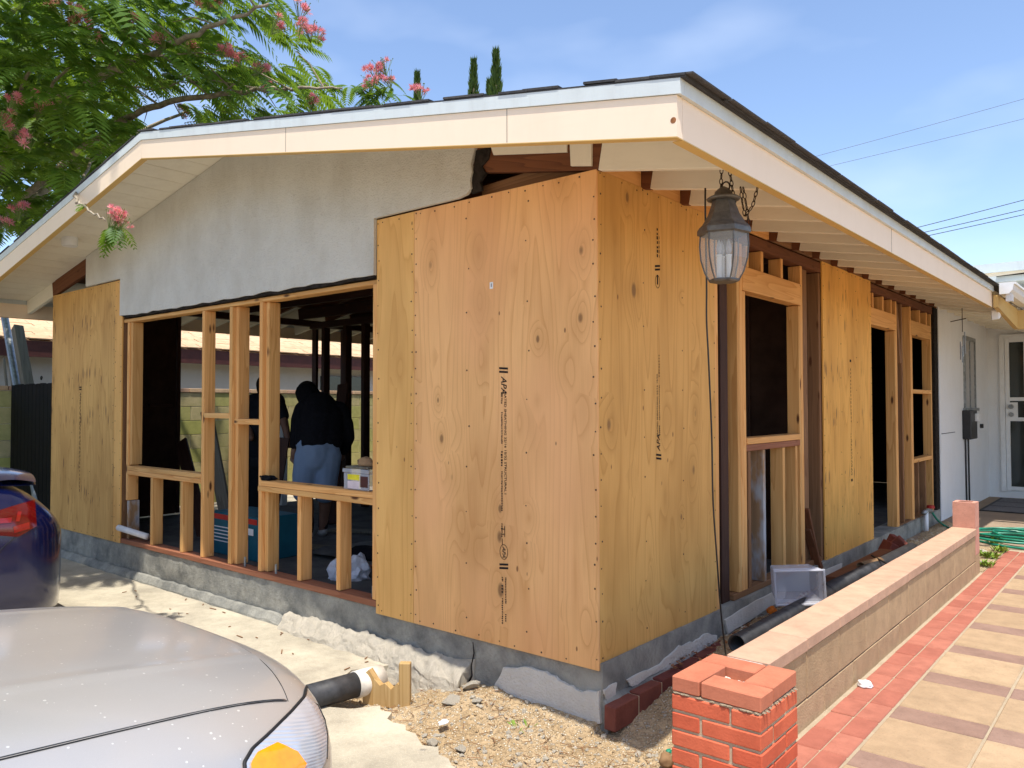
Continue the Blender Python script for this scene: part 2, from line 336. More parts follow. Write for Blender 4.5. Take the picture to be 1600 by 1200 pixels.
# ------------------------------------------------------------------ mesh helpers
def link(o, parent=None):
    col.objects.link(o)
    if parent is not None: o.parent = parent
    return o
def wloc(o):
    v = Vector((0, 0, 0))
    while o is not None: v += o.location; o = o.parent
    return v
class MB:
    """collects geometry in world coordinates; build() links it as one mesh object"""
    def __init__(s): s.bm = bmesh.new()
    def box(s, x0, x1, y0, y1, z0, z1, bev=0.0):
        v = [s.bm.verts.new((x, y, z)) for z in (z0, z1) for y in (y0, y1) for x in (x0, x1)]
        fs = [s.bm.faces.new([v[i] for i in q]) for q in ((0,2,3,1),(4,5,7,6),(0,1,5,4),(2,6,7,3),(0,4,6,2),(1,3,7,5))]
        if bev:
            es = list({e for f in fs for e in f.edges})
            bmesh.ops.bevel(s.bm, geom=es, offset=bev, segments=1, affect='EDGES')
        return s
    def obox(s, c, ax, ay, az, hx, hy, hz, bev=0.0):
        c = Vector(c); ax = Vector(ax).normalized(); ay = Vector(ay).normalized(); az = Vector(az).normalized()
        v = [s.bm.verts.new(c+ax*(hx*i)+ay*(hy*j)+az*(hz*k)) for k in (-1, 1) for j in (-1, 1) for i in (-1, 1)]
        fs = [s.bm.faces.new([v[i] for i in q]) for q in ((0,2,3,1),(4,5,7,6),(0,1,5,4),(2,6,7,3),(0,4,6,2),(1,3,7,5))]
        if bev: bmesh.ops.bevel(s.bm, geom=list({e for f in fs for e in f.edges}), offset=bev, segments=1, affect='EDGES')
        return s
    def prism(s, poly, axis, a0, a1):
        """poly: list of 2-D points in the plane normal to axis ('X': (y,z) 'Y': (x,z) 'Z': (x,y))"""
        def P(p, a): return {'X': (a, p[0], p[1]), 'Y': (p[0], a, p[1]), 'Z': (p[0], p[1], a)}[axis]
        A = [s.bm.verts.new(P(p, a0)) for p in poly]; B = [s.bm.verts.new(P(p, a1)) for p in poly]
        s.bm.faces.new(A); s.bm.faces.new(B[::-1])
        n = len(poly)
        for i in range(n): s.bm.faces.new((A[i], B[i], B[(i+1) % n], A[(i+1) % n]))
        return s
    def tube(s, pts, r, n=8, cap=True):
        pts = [Vector(p) for p in pts]; rs = r if isinstance(r, (list, tuple)) else [r]*len(pts)
        prev = None; rings = []
        for i, p in enumerate(pts):
            d = (pts[min(i+1, len(pts)-1)]-pts[max(i-1, 0)])
            d = d.normalized() if d.length > 1e-9 else Vector((0, 0, 1))
            if prev is None:
                a = d.orthogonal().normalized()
            else:
                a = (prev-d*prev.dot(d)); a = a.normalized() if a.length > 1e-6 else d.orthogonal().normalized()
            prev = a; b = d.cross(a)
            rings.append([s.bm.verts.new(p+(a*math.cos(2*math.pi*k/n)+b*math.sin(2*math.pi*k/n))*rs[i]) for k in range(n)])
        for i in range(len(rings)-1):
            for k in range(n): s.bm.faces.new((rings[i][k], rings[i][(k+1) % n], rings[i+1][(k+1) % n], rings[i+1][k]))
        if cap and n > 2:
            s.bm.faces.new(rings[0][::-1]); s.bm.faces.new(rings[-1])
        return s
    def lathe(s, c, prof, n=24, rot=0.0, cap=True):
        c = Vector(c); rings = []
        for r, z in prof:
            rings.append([s.bm.verts.new(c+Vector((max(r, 1e-4)*math.cos(rot+2*math.pi*k/n), max(r, 1e-4)*math.sin(rot+2*math.pi*k/n), z))) for k in range(n)])
        for i in range(len(rings)-1):
            for k in range(n): s.bm.faces.new((rings[i][k], rings[i][(k+1) % n], rings[i+1][(k+1) % n], rings[i+1][k]))
        if cap: s.bm.faces.new(rings[0][::-1]); s.bm.faces.new(rings[-1])
        return s
    def face(s, pts): s.bm.faces.new([s.bm.verts.new(p) for p in pts]); return s
    def grid(s, fn, nu, nv):
        g = [[s.bm.verts.new(fn(i/nu, j/nv)) for j in range(nv+1)] for i in range(nu+1)]
        for i in range(nu):
            for j in range(nv): s.bm.faces.new((g[i][j], g[i+1][j], g[i+1][j+1], g[i][j+1]))
        return g
    def mesh(s, name, mat, smooth=False, off=None):
        if off is not None and off.length: bmesh.ops.translate(s.bm, verts=s.bm.verts, vec=-off)
        bmesh.ops.recalc_face_normals(s.bm, faces=s.bm.faces)
        me = bpy.data.meshes.new(name); s.bm.to_mesh(me); s.bm.free()
        if isinstance(mat, (list, tuple)):
            for m in mat: me.materials.append(m)
        else: me.materials.append(mat)
        if smooth:
            for p in me.polygons: p.use_smooth = True
        return me
    def build(s, name, mat, parent=None, smooth=False, origin=None):
        base = wloc(parent) if parent is not None else Vector((0, 0, 0))
        org = Vector(origin) if origin is not None else base
        o = bpy.data.objects.new(name, s.mesh(name, M[mat] if isinstance(mat, str) else mat, smooth, org)); link(o, parent)
        o.location = org-base
        if smooth == 'auto': pass
        return o
def tag(o, label=None, cat=None, group=None, kind=None):
    for k, v in (('label', label), ('category', cat), ('group', group), ('kind', kind)):
        if v: o[k] = v
    return o
def empty(name, loc, label, cat, group=None):
    o = bpy.data.objects.new(name, None); o.location = loc; o.empty_display_size = .2; col.objects.link(o)
    return tag(o, label, cat, group)
_cache = {}
def lumber(parent, name, p0, p1, w, d, mat, side=None, bev=.003):
    """a stick from p0 to p1; w across 'side', d across the other way; shared mesh data"""
    p0 = Vector(p0); p1 = Vector(p1); ax = p1-p0; L = ax.length; az = ax/L
    sx = Vector(side) if side is not None else (Vector((1, 0, 0)) if abs(az.x) < .9 else Vector((0, 0, 1)))
    sx = (sx-az*sx.dot(az)).normalized(); sy = az.cross(sx)
    key = (round(w, 4), round(d, 4), round(L, 3), mat)
    if key not in _cache:
        mb = MB().box(-w/2, w/2, -d/2, d/2, 0, L, bev); _cache[key] = mb.mesh(name, M[mat])
    o = bpy.data.objects.new(name, _cache[key]); link(o, parent)
    b = wloc(parent) if parent is not None else Vector((0, 0, 0))
    p = p0-b
    o.matrix_local = Matrix(((sx.x, sy.x, az.x, p.x), (sx.y, sy.y, az.y, p.y), (sx.z, sy.z, az.z, p.z), (0, 0, 0, 1)))
    return o
def copy_of(o, parent=None):
    c = o.copy(); col.objects.link(c)
    if parent is not None: c.parent = parent
    return c
def copy_tree(o, parent=None):
    c = o.copy(); col.objects.link(c); c.parent = parent
    for ch in list(o.children): copy_tree(ch, c)
    return c
def text_mesh(body, size, shear=0.0, extrude=0.0):
    cu = bpy.data.curves.new('txt', 'FONT'); cu.body = body; cu.size = size; cu.shear = shear; cu.extrude = extrude; cu.offset = size*.012
    cu.align_x = 'LEFT'; cu.align_y = 'CENTER'; cu.resolution_u = 2
    o = bpy.data.objects.new('txt', cu); col.objects.link(o); bpy.context.view_layer.update()
    me = bpy.data.meshes.new_from_object(o.evaluated_get(bpy.context.evaluated_depsgraph_get()))
    bpy.data.objects.remove(o); bpy.data.curves.remove(cu); return me
def fbm(x, y, z=0.0, o=5): return mnoise.fractal(Vector((x, y, z)), 1.0, 2.1, o)
def rock_mesh(name, mat, seed, sub=2, flat=.6):
    bm = bmesh.new(); bmesh.ops.create_icosphere(bm, subdivisions=sub, radius=1)
    rnd = random.Random(seed); ns = [Vector((rnd.gauss(0, 1), rnd.gauss(0, 1), rnd.gauss(0, 1))).normalized() for _ in range(9)]
    cuts = [rnd.uniform(.45, .8) for _ in ns]
    for v in bm.verts:
        for n, c in zip(ns, cuts):
            d = v.co.dot(n)
            if d > c: v.co -= n*(d-c)
        v.co *= 1+.12*mnoise.noise(v.co*2.5+Vector((seed, 0, 0))); v.co.z *= flat
    me = bpy.data.meshes.new(name); bm.to_mesh(me); bm.free(); me.materials.append(M[mat]); return me

def sweep(pts, axis, a0, a1, step, amp, name, mat, parent, closed=True, freq=5.0, sub=.03, seed=0):
    """a cast or broken bar: outline swept along an axis, every vertex knocked out of true"""
    P = []
    n = len(pts)
    for i in range(n if closed else n-1):
        a = Vector(pts[i]); b = Vector(pts[(i+1) % n]); k = max(1, int((b-a).length/sub))
        P += [a.lerp(b, j/k) for j in range(k)]
    if not closed: P.append(Vector(pts[-1]))
    mb = MB(); N = max(2, int((a1-a0)/step)); rings = []
    for i in range(N+1):
        t = a0+(a1-a0)*i/N; ring = []
        for p in P:
            q = Vector({'X': (t, p[0], p[1]), 'Y': (p[0], t, p[1])}[axis])
            d = Vector((fbm(q.x*freq, q.y*freq, q.z*freq+seed, 4), fbm(q.x*freq+9, q.y*freq, q.z*freq+seed, 4), fbm(q.x*freq, q.y*freq+7, q.z*freq+seed, 4)))*amp
            ring.append(mb.bm.verts.new(q+d))
        rings.append(ring)
    m = len(P)
    for a, b in zip(rings, rings[1:]):
        for k in range(m if closed else m-1): mb.bm.faces.new((a[k], a[(k+1) % m], b[(k+1) % m], b[k]))
    if closed: mb.bm.faces.new(rings[0][::-1]); mb.bm.faces.new(rings[-1])
    return mb.build(name, mat, parent)

# ------------------------------------------------------------------ ground, driveway, dirt, patio
rg = random.Random(3)
def ragged(a, b, n, amp, rnd=rg):
    a = Vector(a); b = Vector(b); d = (b-a); nrm = Vector((-d.y, d.x)).normalized()
    return [tuple(a+d*(i/n)+nrm*(rnd.uniform(-amp, amp) if 0 < i < n else 0)) for i in range(n)]
gm = MB(); gm.face([(-400, -400, -.36), (400, -400, -.36), (400, 400, -.36), (-400, 400, -.36)])
tag(gm.build('ground', 'dirt'), 'bare dry ground around the house', 'ground', kind='structure')
drive = bpy.data.objects.new('driveway', None); col.objects.link(drive); drive['kind'] = 'structure'
drive['label'] = 'pale concrete driveway in front of the house'; drive['category'] = 'driveway'
poly = [(-30, -9), (-1.45, -9)]+ragged((-1.36, -9), (-1.30, -.62), 40, .008)+ragged((-1.30, -.62), (-1.40, -.28), 6, .03)+ragged((-1.40, -.28), (-1.30, -.14), 4, .02)+[(-1.30, -.04), (-6.42, -.04), (-6.42, 9), (-30, 9)]
MB().prism(poly, 'Z', -.36, -.222).build('slab', 'drive', drive)
poly = [(-1.285, -9), (.60, -9), (.60, -.95)]+ragged((.60, -.95), (-.05, -.72), 10, .03)+ragged((-.05, -.72), (-.62, -.60), 10, .035)+ragged((-.62, -.60), (-.98, -.47), 7, .025)+[(-1.0, -.6), (-1.285, -.75)]
MB().prism(poly, 'Z', -.36, -.236).build('slab', 'drive', drive)
def dirt_h(x, y):
    h = -.268+.018*fbm(x*2.2, y*2.2, 1)+.012*fbm(x*9, y*9, 4)+.006*fbm(x*30, y*30, 7)
    h += .05*math.exp(-((x+.62)/.28)**2-((y+.20)/.16)**2)+.035*math.exp(-((x-.52)/.2)**2-((y+.12)/.25)**2)
    h -= .085*math.exp(-((x+1.17)/.16)**2-((y+.24)/.20)**2)
    h += .035*math.exp(-((y-.02)/.10)**2)*(1 if x < 0 else 0)
    return h
g = MB(); g.grid(lambda u, v: (lambda x, y: Vector((x, y, dirt_h(x, y))))(-2.2+2.95*u, -1.6+1.66*v), 260, 150)
tag(g.build('dirt', 'dirt', smooth=True), 'dry tan dirt with rubble at the corner of the house', 'dirt', kind='structure')
def strip_h(x, y):
    t = (y-.0)/1.2
    h = -.25+.11*min(1, max(0, t))+.02*fbm(x*3, y*3, 2)+.014*fbm(x*11, y*11, 5)+.008*fbm(x*34, y*34, 9)
    h += .05*math.exp(-((x-.12)/.1)**2)*min(1, max(0, t))
    w = min(1, max(0, (y+.06)/.22))
    return h*w+(dirt_h(x, y)-.014)*(1-w)
g = MB(); g.grid(lambda u, v: (lambda x, y: Vector((x, y, strip_h(x, y))))(.005+.70*u, -.06+6.72*v), 70, 420)
tag(g.build('soil', 'dirt', smooth=True), 'soil bed between the house and the block wall', 'soil', kind='structure')

patio = bpy.data.objects.new('patio', None); col.objects.link(patio); patio['kind'] = 'structure'
patio['label'] = 'patio of tan and mauve pavers with a red brick border'; patio['category'] = 'patio'
MB().box(.70, 5.2, -6, 5.3, -.36, -.106).build('grout_bed', 'grout', patio)
def piece(cache, name, mat, x0, x1, y0, y1, zt, parent, th=.05, jit=.0015, bev=.004):
    k = (cache, round(x1-x0, 3), round(y1-y0, 3))
    if k not in _cache: _cache[k] = MB().box(-(x1-x0)/2, (x1-x0)/2, -(y1-y0)/2, (y1-y0)/2, -th, 0, bev).mesh(name, M[mat])
    o = bpy.data.objects.new(name, _cache[k]); link(o, parent)
    o.location = ((x0+x1)/2, (y0+y1)/2, zt+rg.uniform(-jit, jit)); o.rotation_euler = (rg.uniform(-.004, .004), rg.uniform(-.004, .004), rg.uniform(-.006, .006)); return o
TY = .2055
for c, x0 in enumerate((.862, .962)):
    for i in range(-28, 26):
        y0 = .058+i*TY
        if y0+TY > 5.28 or y0 < -5.6: continue
        piece('tile', 'border_paver', 'tile', x0, x0+.0945, y0+.003, y0+TY-.003, -.101, patio)
for c in range(5):
    x0 = 1.066+c*.352
    for i in range(-8, 10):
        y0 = .16+i*.563
        if y0 < -4.4 or y0+.56 > 5.3: continue
        piece('pav', 'paver', 'paver', x0+.003, x0+.345, y0+.003, y0+.398, -.101, patio)
        piece('pavm', 'mauve_paver', 'paver_mauve', x0+.003, x0+.345, y0+.404, y0+.560, -.102, patio)
MB().box(.0, 5.2, 5.30, 9.89, -.36, -.112).build('porch_floor', 'porch', patio)

# ------------------------------------------------------------------ the house
house = empty('house', (0, 0, 0), 'single storey house stripped to plywood and studs, with white stucco gable and cream eaves', 'house')
RX, SL = -3.2, .18
def mir(x): return x if x >= RX else 2*RX-x
def rb(x): return 2.275-SL*mir(x)            # rafter underside
def du(x): return rb(x)+.14                    # roof deck underside
H = 2.28
rh = random.Random(11)
# plywood panels
def nails(name, parent, spots, axis):
    mb = MB()
    for (a, z) in spots:
        r = .0042*rh.uniform(.8, 1.25); q = [(a+r*math.cos(k*1.0472), z+r*math.sin(k*1.0472)) for k in range(6)]
        mb.prism(q, axis, *((-.0012, .004) if axis == 'Y' else (-.004, .0012)))
    return mb.build(name, 'nail', parent)
def nail_spots(a0, a1, z0, z1, rows):
    out = []
    for e in (a0+.016, a1-.016):
        z = z0+.05
        while z < z1: out.append((e+rh.uniform(-.006, .006), z)); z += rh.uniform(.09, .17)
    for e in rows:
        z = z0+.1
        while z < z1: out.append((e+rh.uniform(-.012, .012), z)); z += rh.uniform(.17, .32)
    for zz in (z0+.022, z1-.02):
        a = a0+.05
        while a < a1-.03: out.append((a, zz+rh.uniform(-.006, .006))); a += rh.uniform(.09, .17)
    return out
def panel(x0, x1, z0, z1, mat, label, rows=(), yy=None):
    if yy is None:
        o = MB().box(x0, x1, 0, .012, z0, z1, .0008).build('plywood_panel', mat, house)
        n = nails('nail_heads', o, nail_spots(x0, x1, z0, z1, rows), 'Y')
    else:
        o = MB().box(-.012, 0, yy[0], yy[1], z0, z1, .0008).build('plywood_panel', mat, house)
        n = nails('nail_heads', o, nail_spots(yy[0], yy[1], z0, z1, rows), 'X')
    n['kind'] = 'stuff'; o['label'] = label; return o
pB = panel(-1.217, 0, 0, H, 'ply_front', 'wide pinkish plywood sheet with a grade stamp at the front corner', (-.81, -.41))
pA = panel(-1.535, -1.2195, 0, H, 'ply_strip', 'narrow golden plywood strip beside the window opening')
pC = panel(-6.40, -5.005, .03, H, 'ply_left', 'knotty plywood sheet at the left end of the front', (-5.9, -5.5))
pC2 = panel(-5.002, -4.865, .03, H, 'ply_strip', 'slim plywood filler strip')
pD = panel(0, 0, 0, H, 'ply_side', 'golden plywood sheet on the side wall next to the corner', (.42, .82), (.0125, 1.207))
pE = panel(0, 0, .0, H, 'ply_far', 'knotty golden plywood sheet further along the side wall', (3.45, 3.86), (3.04, 4.286))
MB().box(-.014, -.002, 1.2085, 1.248, -.01, H).build('edge_strip', 'stud', house)
# grade stamps
def stamp(panel_obj, org, ux, uy, parts, nm='grade_stamp'):
    """ux reading direction, uy letter-up; parts: ('t',text,size,shear,along,across) / ('b',along,across,len,wid)"""
    nrm = Vector(ux).cross(Vector(uy)); mtx = Matrix((( ux[0], uy[0], nrm.x, 0), (ux[1], uy[1], nrm.y, 0), (ux[2], uy[2], nrm.z, 0), (0, 0, 0, 1)))
    bm = bmesh.new()
    for p in parts:
        if p[0] == 't':
            me = text_mesh(p[1], p[2], p[3]); b2 = bmesh.new(); b2.from_mesh(me); bpy.data.meshes.remove(me)
            for v in b2.verts: v.co = Vector((v.co.x*(p[6] if len(p) > 6 else 1)+p[4], v.co.y+p[5], 0))
            tmp = bpy.data.meshes.new('t'); b2.to_mesh(tmp); b2.free(); bm.from_mesh(tmp); bpy.data.meshes.remove(tmp)
        elif p[0] == 'b':
            _, a, c, L, w = p[:5]; sk = p[5] if len(p) > 5 else 0
            bm.faces.new([bm.verts.new(q) for q in ((a-sk, c-w/2, 0), (a+L-sk, c-w/2, 0), (a+L+sk, c+w/2, 0), (a+sk, c+w/2, 0))])
        elif p[0] == 'o':
            _, a, c, ra, rc = p
            o1 = [bm.verts.new((a+ra*math.cos(k*.3142), c+rc*math.sin(k*.3142), 0)) for k in range(20)]
            o2 = [bm.verts.new((a+(ra-.003)*math.cos(k*.3142), c+(rc-.003)*math.sin(k*.3142), 0)) for k in range(20)]
            for k in range(20): bm.faces.new((o1[k], o1[(k+1) % 20], o2[(k+1) % 20], o2[k]))
    for v in bm.verts: v.co = (mtx @ v.co)+Vector(org)+nrm*.0015
    me = bpy.data.meshes.new(nm); bm.to_mesh(me); bm.free(); me.materials.append(M['ink'])
    return tag(link(bpy.data.objects.new(nm, me), panel_obj), kind='stuff')
def smudge(a, c, L, w, n, rnd):
    out = []; x = a
    for i in range(n):
        l = L/n*rnd.uniform(.45, .75); out.append(('b', x, c+rnd.uniform(-.001, .001), l, w*rnd.uniform(.7, 1))); x += L/n
    return out
p0 = onY(787, 574, 0); p1 = onY(787, 886, 0); Ls = p0.z-p1.z
rs = random.Random(5)
pts = [('b', 0, 0, .010, .058, .002), ('b', .018, 0, .010, .058, .002), ('t', 'APA', .052, .3, .045, 0, .92),
       ('t', 'RATED SHEATHING 32/16 15/32 STRUCTURAL I', .019, 0, .125, .011, 1.28)]
pts += smudge(.125, -.012, .06, .012, 6, rs)+smudge(.225, -.012, .16, .010, 20, rs)+smudge(.42, -.012, .08, .012, 6, rs)+smudge(.52, -.012, .20, .010, 24, rs)+smudge(.78, -.012, .07, .008, 7, rs)
pts += [('o', Ls-.075, .0, .038, .027), ('t', 'APA', .030, .3, Ls-.102, 0), ('b', Ls-.018, 0, .010, .058, -.003), ('b', Ls, 0, .010, .058, -.003)]
pts += [('b', Ls-.205, .006, .055, .004), ('b', Ls-.19, -.008, .004, .022), ('b', Ls-.165, -.008, .004, .022), ('b', Ls-.14, -.01, .03, .004)]
pts += smudge(Ls+.05, .012, .13, .010, 16, rs)+smudge(Ls+.05, -.010, .025, .011, 3, rs)+smudge(Ls+.09, -.010, .045, .012, 3, rs)+smudge(Ls+.155, -.010, .13, .009, 12, rs)+smudge(Ls+.23, .012, .04, .010, 4, rs)
stamp(pB, (p0.x, 0, p0.z), (0, 0, -1), (1, 0, 0), pts)
q0 = onX(1029, 718, 0); q1 = onX(1026, 417, 0); Lq = q1.z-q0.z
pts = [('b', 0, 0, .010, .052, .003), ('b', .018, 0, .010, .052, .003), ('t', 'APA', .046, .3, .042, 0),
       ('t', 'RATED SHEATHING 32/16 15/32', .017, 0, .125, .010, 1.3)]
pts += smudge(.125, -.010, .05, .010, 5, rs)+smudge(.2, -.010, .18, .008, 20, rs)+smudge(.42, -.010, .12, .008, 8, rs)
pts += [('o', Lq-.075, 0, .034, .024), ('b', Lq-.09, 0, .05, .012), ('b', Lq-.018, 0, .010, .052, -.004), ('b', Lq, 0, .010, .052, -.004)]
pts += smudge(Lq+.05, 0, .16, .014, 7, rs)+smudge(Lq+.05, -.018, .12, .006, 5, rs)
stamp(pD, (0, q0.y, q0.z), (0, 0, 1), (0, -1, 0), pts)
r0 = onX(1331, 752, 0); r1 = onX(1331, 566, 0)
stamp(pE, (0, r0.y, r0.z), (0, 0, 1), (0, -1, 0), [('b', 0, 0, .02, .04), ('b', r1.z-r0.z, 0, .02, .04)]+smudge(.05, .008, .35, .010, 16, rs)+smudge(.05, -.010, .3, .008, 9, rs)+smudge(.48, 0, r1.z-r0.z-.52, .012, 15, rs))
s0 = onY(126, 604, 0); s1 = onY(124, 780, 0)
stamp(pC, (s0.x, 0, s0.z), (0, 0, -1), (1, 0, 0), [('b', 0, 0, .012, .05), ('b', .02, 0, .012, .05), ('t', 'APA', .045, .3, .05, 0)]+smudge(.14, .008, s0.z-s1.z-.2, .010, 24, rs)+smudge(.14, -.01, s0.z-s1.z-.4, .008, 14, rs))
st = onY(768, 446, 0); MB().box(st.x-.011, st.x+.011, -.0016, -.0004, st.z-.017, st.z+.017).build('sticker', 'white', pB)
MB().box(st.x-.002, st.x+.002, -.0022, -.0017, st.z-.008, st.z+.010).build('sticker_mark', 'ink', pB)

# stucco gable with its ragged cut edges
poly = [(-5.575, 2.286), (-4.868, 2.286), (-4.868, 1.968)]
n = 34
for i in range(1, n): poly.append((-4.868+(3.33)*i/n, 1.958+rh.uniform(-.007, .007)))
poly += [(-1.538, 1.957), (-1.536, 2.288), (-.86, 2.289), (-.80, 2.30), (-.765, 2.325), (-.772, 2.37), (-.758, 2.41), (-.768, 2.45), (-.75, 2.50), (-.735, du(-.735)-.004), (RX, du(RX)-.004), (-5.575, du(-5.575)-.004)]
MB().prism(poly, 'Y', -.022, -.0005).build('stucco_gable', 'stucco', house)
MB().prism([(-.775, 2.30), (-.70, 2.305), (-.715, 2.35), (-.675, 2.39), (-.70, 2.43), (-.655, 2.46), (-.64, 2.52), (-.74, 2.52), (-.765, 2.40)], 'Y', -.010, .008).build('torn_lath', 'lath', house)
mb = MB(); q = [(-4.86, 1.966)]+[(-4.86+3.32*i/40, 1.944+rh.uniform(-.010, .003)) for i in range(1, 41)]+[(-1.54, 1.97), (-4.86, 1.97)]
mb.prism(q, 'Y', -.012, .02).build('torn_lath', 'lath', house)
# front framing
fz = .073
lumber(house, 'bottom_plate', (-4.86, .052, .052), (-1.50, .052, .052), .038, .10, 'redwood', (0, 0, 1))
lumber(house, 'header_plate', (-4.86, .058, 1.922), (-1.52, .058, 1.922), .028, .089, 'stud2', (0, 0, 1))
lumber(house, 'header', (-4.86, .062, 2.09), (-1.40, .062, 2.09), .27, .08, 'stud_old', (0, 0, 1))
def fstud(x, z0, z1, mat='stud', y=.058, w=.038, d=.089): return lumber(house, 'stud', (x, y, z0), (x, y, z1), w, d, mat, (1, 0, 0))
fstud(-4.775, .40, 1.906, 'stud'); fstud(-4.737, .70, 1.906, 'stud2', .07)
fstud(-4.775, .075, .395, 'stud_grey', .07)
for x, m in ((-3.531, 'stud'), (-3.147, 'stud2'), (-2.762, 'stud')): fstud(x, fz, 1.906, m)
fstud(-3.109, fz, 1.906, 'stud', .085); fstud(-2.724, fz, 1.906, 'stud2', .085)
lumber(house, 'sill', (-4.755, .055, .672), (-3.552, .055, .672), .036, .089, 'stud2', (0, 0, 1))
lumber(house, 'sill', (-4.755, .055, .634), (-3.552, .055, .634), .036, .089, 'stud', (0, 0, 1))
lumber(house, 'sill', (-2.741, .055, .672), (-1.56, .055, .672), .036, .095, 'stud', (0, 0, 1))
lumber(house, 'sill', (-2.781, .053, .634), (-1.56, .053, .634), .036, .089, 'stud2', (0, 0, 1))
for x in (-4.33, -3.84): fstud(x, fz, .614, 'stud2')
for x in (-2.31, -1.905): fstud(x, fz, .614, 'stud')
lumber(house, 'blocking', (-3.512, .055, 1.125), (-3.166, .055, 1.125), .038, .089, 'stud2', (0, 0, 1))
lumber(house, 'blocking', (-3.09, .055, 1.085), (-2.781, .055, 1.085), .038, .089, 'stud', (0, 0, 1))
fstud(-1.552, .075, 1.906, 'stud', .045)
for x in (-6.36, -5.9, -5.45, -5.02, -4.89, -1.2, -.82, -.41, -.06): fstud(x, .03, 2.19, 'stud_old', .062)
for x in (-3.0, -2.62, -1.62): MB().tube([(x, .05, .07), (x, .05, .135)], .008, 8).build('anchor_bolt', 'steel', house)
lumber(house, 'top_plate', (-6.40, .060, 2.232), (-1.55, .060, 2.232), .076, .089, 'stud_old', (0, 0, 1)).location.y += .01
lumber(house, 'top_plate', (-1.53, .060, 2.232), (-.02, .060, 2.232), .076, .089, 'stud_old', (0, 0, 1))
# gable corner: loose joist and plaster remnant above the plywood
lumber(house, 'loose_joist', (-.76, .075, 2.30), (-.04, .085, 2.345), .038, .10, 'stud_old', (0, 1, 0))
poly = [(-.135, 2.318), (-.02, 2.296), (-.018, 2.40), (-.14, 2.425)]
MB().prism(poly, 'Y', -.014, -.0015).build('plaster_remnant', 'soffit', house)
poly = [(-.62, du(-.62)-.055), (-.16, du(-.16)-.055), (-.16, du(-.16)-.006), (-.64, du(-.64)-.006)]
MB().prism(poly, 'Y', -.010, -.0015).build('plaster_remnant', 'soffit', house)
# side framing
def sstud(y, z0, z1, mat='stud', x=-.056, w=.038, d=.089): return lumber(house, 'stud', (x, y, z0), (x, y, z1), d, w, mat, (1, 0, 0))
sz = .068
lumber(house, 'post', (-.085, 1.40, .03), (-.085, 1.40, 2.19), .10, .10, 'dark_beam')
sstud(1.555, sz, 2.19, 'stud2'); sstud(1.638, sz, 1.90, 'stud'); sstud(1.598, sz, 2.19, 'stud')
sstud(2.628, sz, 2.19, 'stud'); sstud(2.588, sz, 1.90, 'stud2')
lumber(house, 'header', (-.052, 1.618, 1.98), (-.052, 2.608, 1.98), .15, .089, 'stud', (0, 0, 1))
lumber(house, 'sill', (-.052, 1.658, .972), (-.052, 2.568, .972), .04, .095, 'stud', (0, 0, 1))
lumber(house, 'sill', (-.054, 1.658, .930), (-.054, 2.568, .930), .04, .089, 'redwood', (0, 0, 1))
for y, m in ((1.93, 'stud_grey'), (2.265, 'stud2')):
    sstud(y, sz, .909, m); sstud(y, 2.056, 2.19, 'stud')
sstud(1.70, 2.056, 2.19, 'stud2'); sstud(1.70, sz, .909, 'stud_old'); sstud(2.50, sz, .909, 'stud2')
lumber(house, 'post', (-.095, 2.80, .03), (-.095, 2.80, 2.19), .09, .09, 'stud_old')
sstud(3.02, .03, 2.19, 'stud_old', -.062); sstud(3.062, .03, 2.19, 'stud_old', -.062); sstud(3.66, .03, 2.19, 'stud_old', -.062)
sstud(4.262, .03, 2.19, 'stud', -.062)
lumber(house, 'header', (-.052, 4.305, 1.98), (-.052, 5.14, 1.98), .15, .089, 'stud', (0, 0, 1))
for y in (4.40, 4.72, 5.0): sstud(y, 2.056, 2.19, 'stud')
sstud(5.16, -.05, 2.19, 'stud'); sstud(5.118, -.05, 1.90, 'stud2'); sstud(5.70, .0, 2.19, 'stud'); sstud(5.42, .0, 2.19, 'stud_old', -.07)
lumber(house, 'header', (-.052, 5.722, 1.98), (-.052, 6.56, 1.98), .15, .089, 'stud2', (0, 0, 1))
sstud(5.742, .0, 1.90, 'stud'); sstud(6.58, .0, 2.19, 'stud2'); sstud(6.1, 2.056, 2.19, 'stud'); sstud(6.40, 2.056, 2.19, 'stud')
for z in (1.33, .62): lumber(house, 'rail', (-.052, 5.762, z), (-.052, 6.56, z), .04, .089, 'stud', (0, 0, 1))
for y in (5.95, 6.25): sstud(y, .0, .60, 'stud_old')
lumber(house, 'top_plate', (-.056, .10, 2.232), (-.056, 1.40, 2.232), .076, .089, 'brown_rafter', (0, 0, 1))
lumber(house, 'top_plate', (-.056, 1.402, 2.232), (-.056, 6.80, 2.232), .076, .089, 'brown_rafter', (0, 0, 1))
lumber(house, 'brace', (-.03, 5.2, 2.17), (-.03, 5.33, 1.6), .03, .06, 'stud_old')
for dy, z in ((2.70, .45), (2.73, .30)): lumber(house, 'splinter', (-.03, dy, z), (.0, dy+.16, -.0), .06, .025, 'brown_rafter')
lumber(house, 'bottom_plate', (-.056, 1.46, .049), (-.056, 3.0, .049), .036, .089, 'stud_old', (0, 0, 1))
lumber(house, 'bottom_plate', (-.056, 5.2, .02), (-.056, 6.62, .02), .036, .089, 'stud_old', (0, 0, 1))
MB().box(-.10, .004, 6.66, 6.84, -.2, 2.27).build('black_paper', 'lath', house)

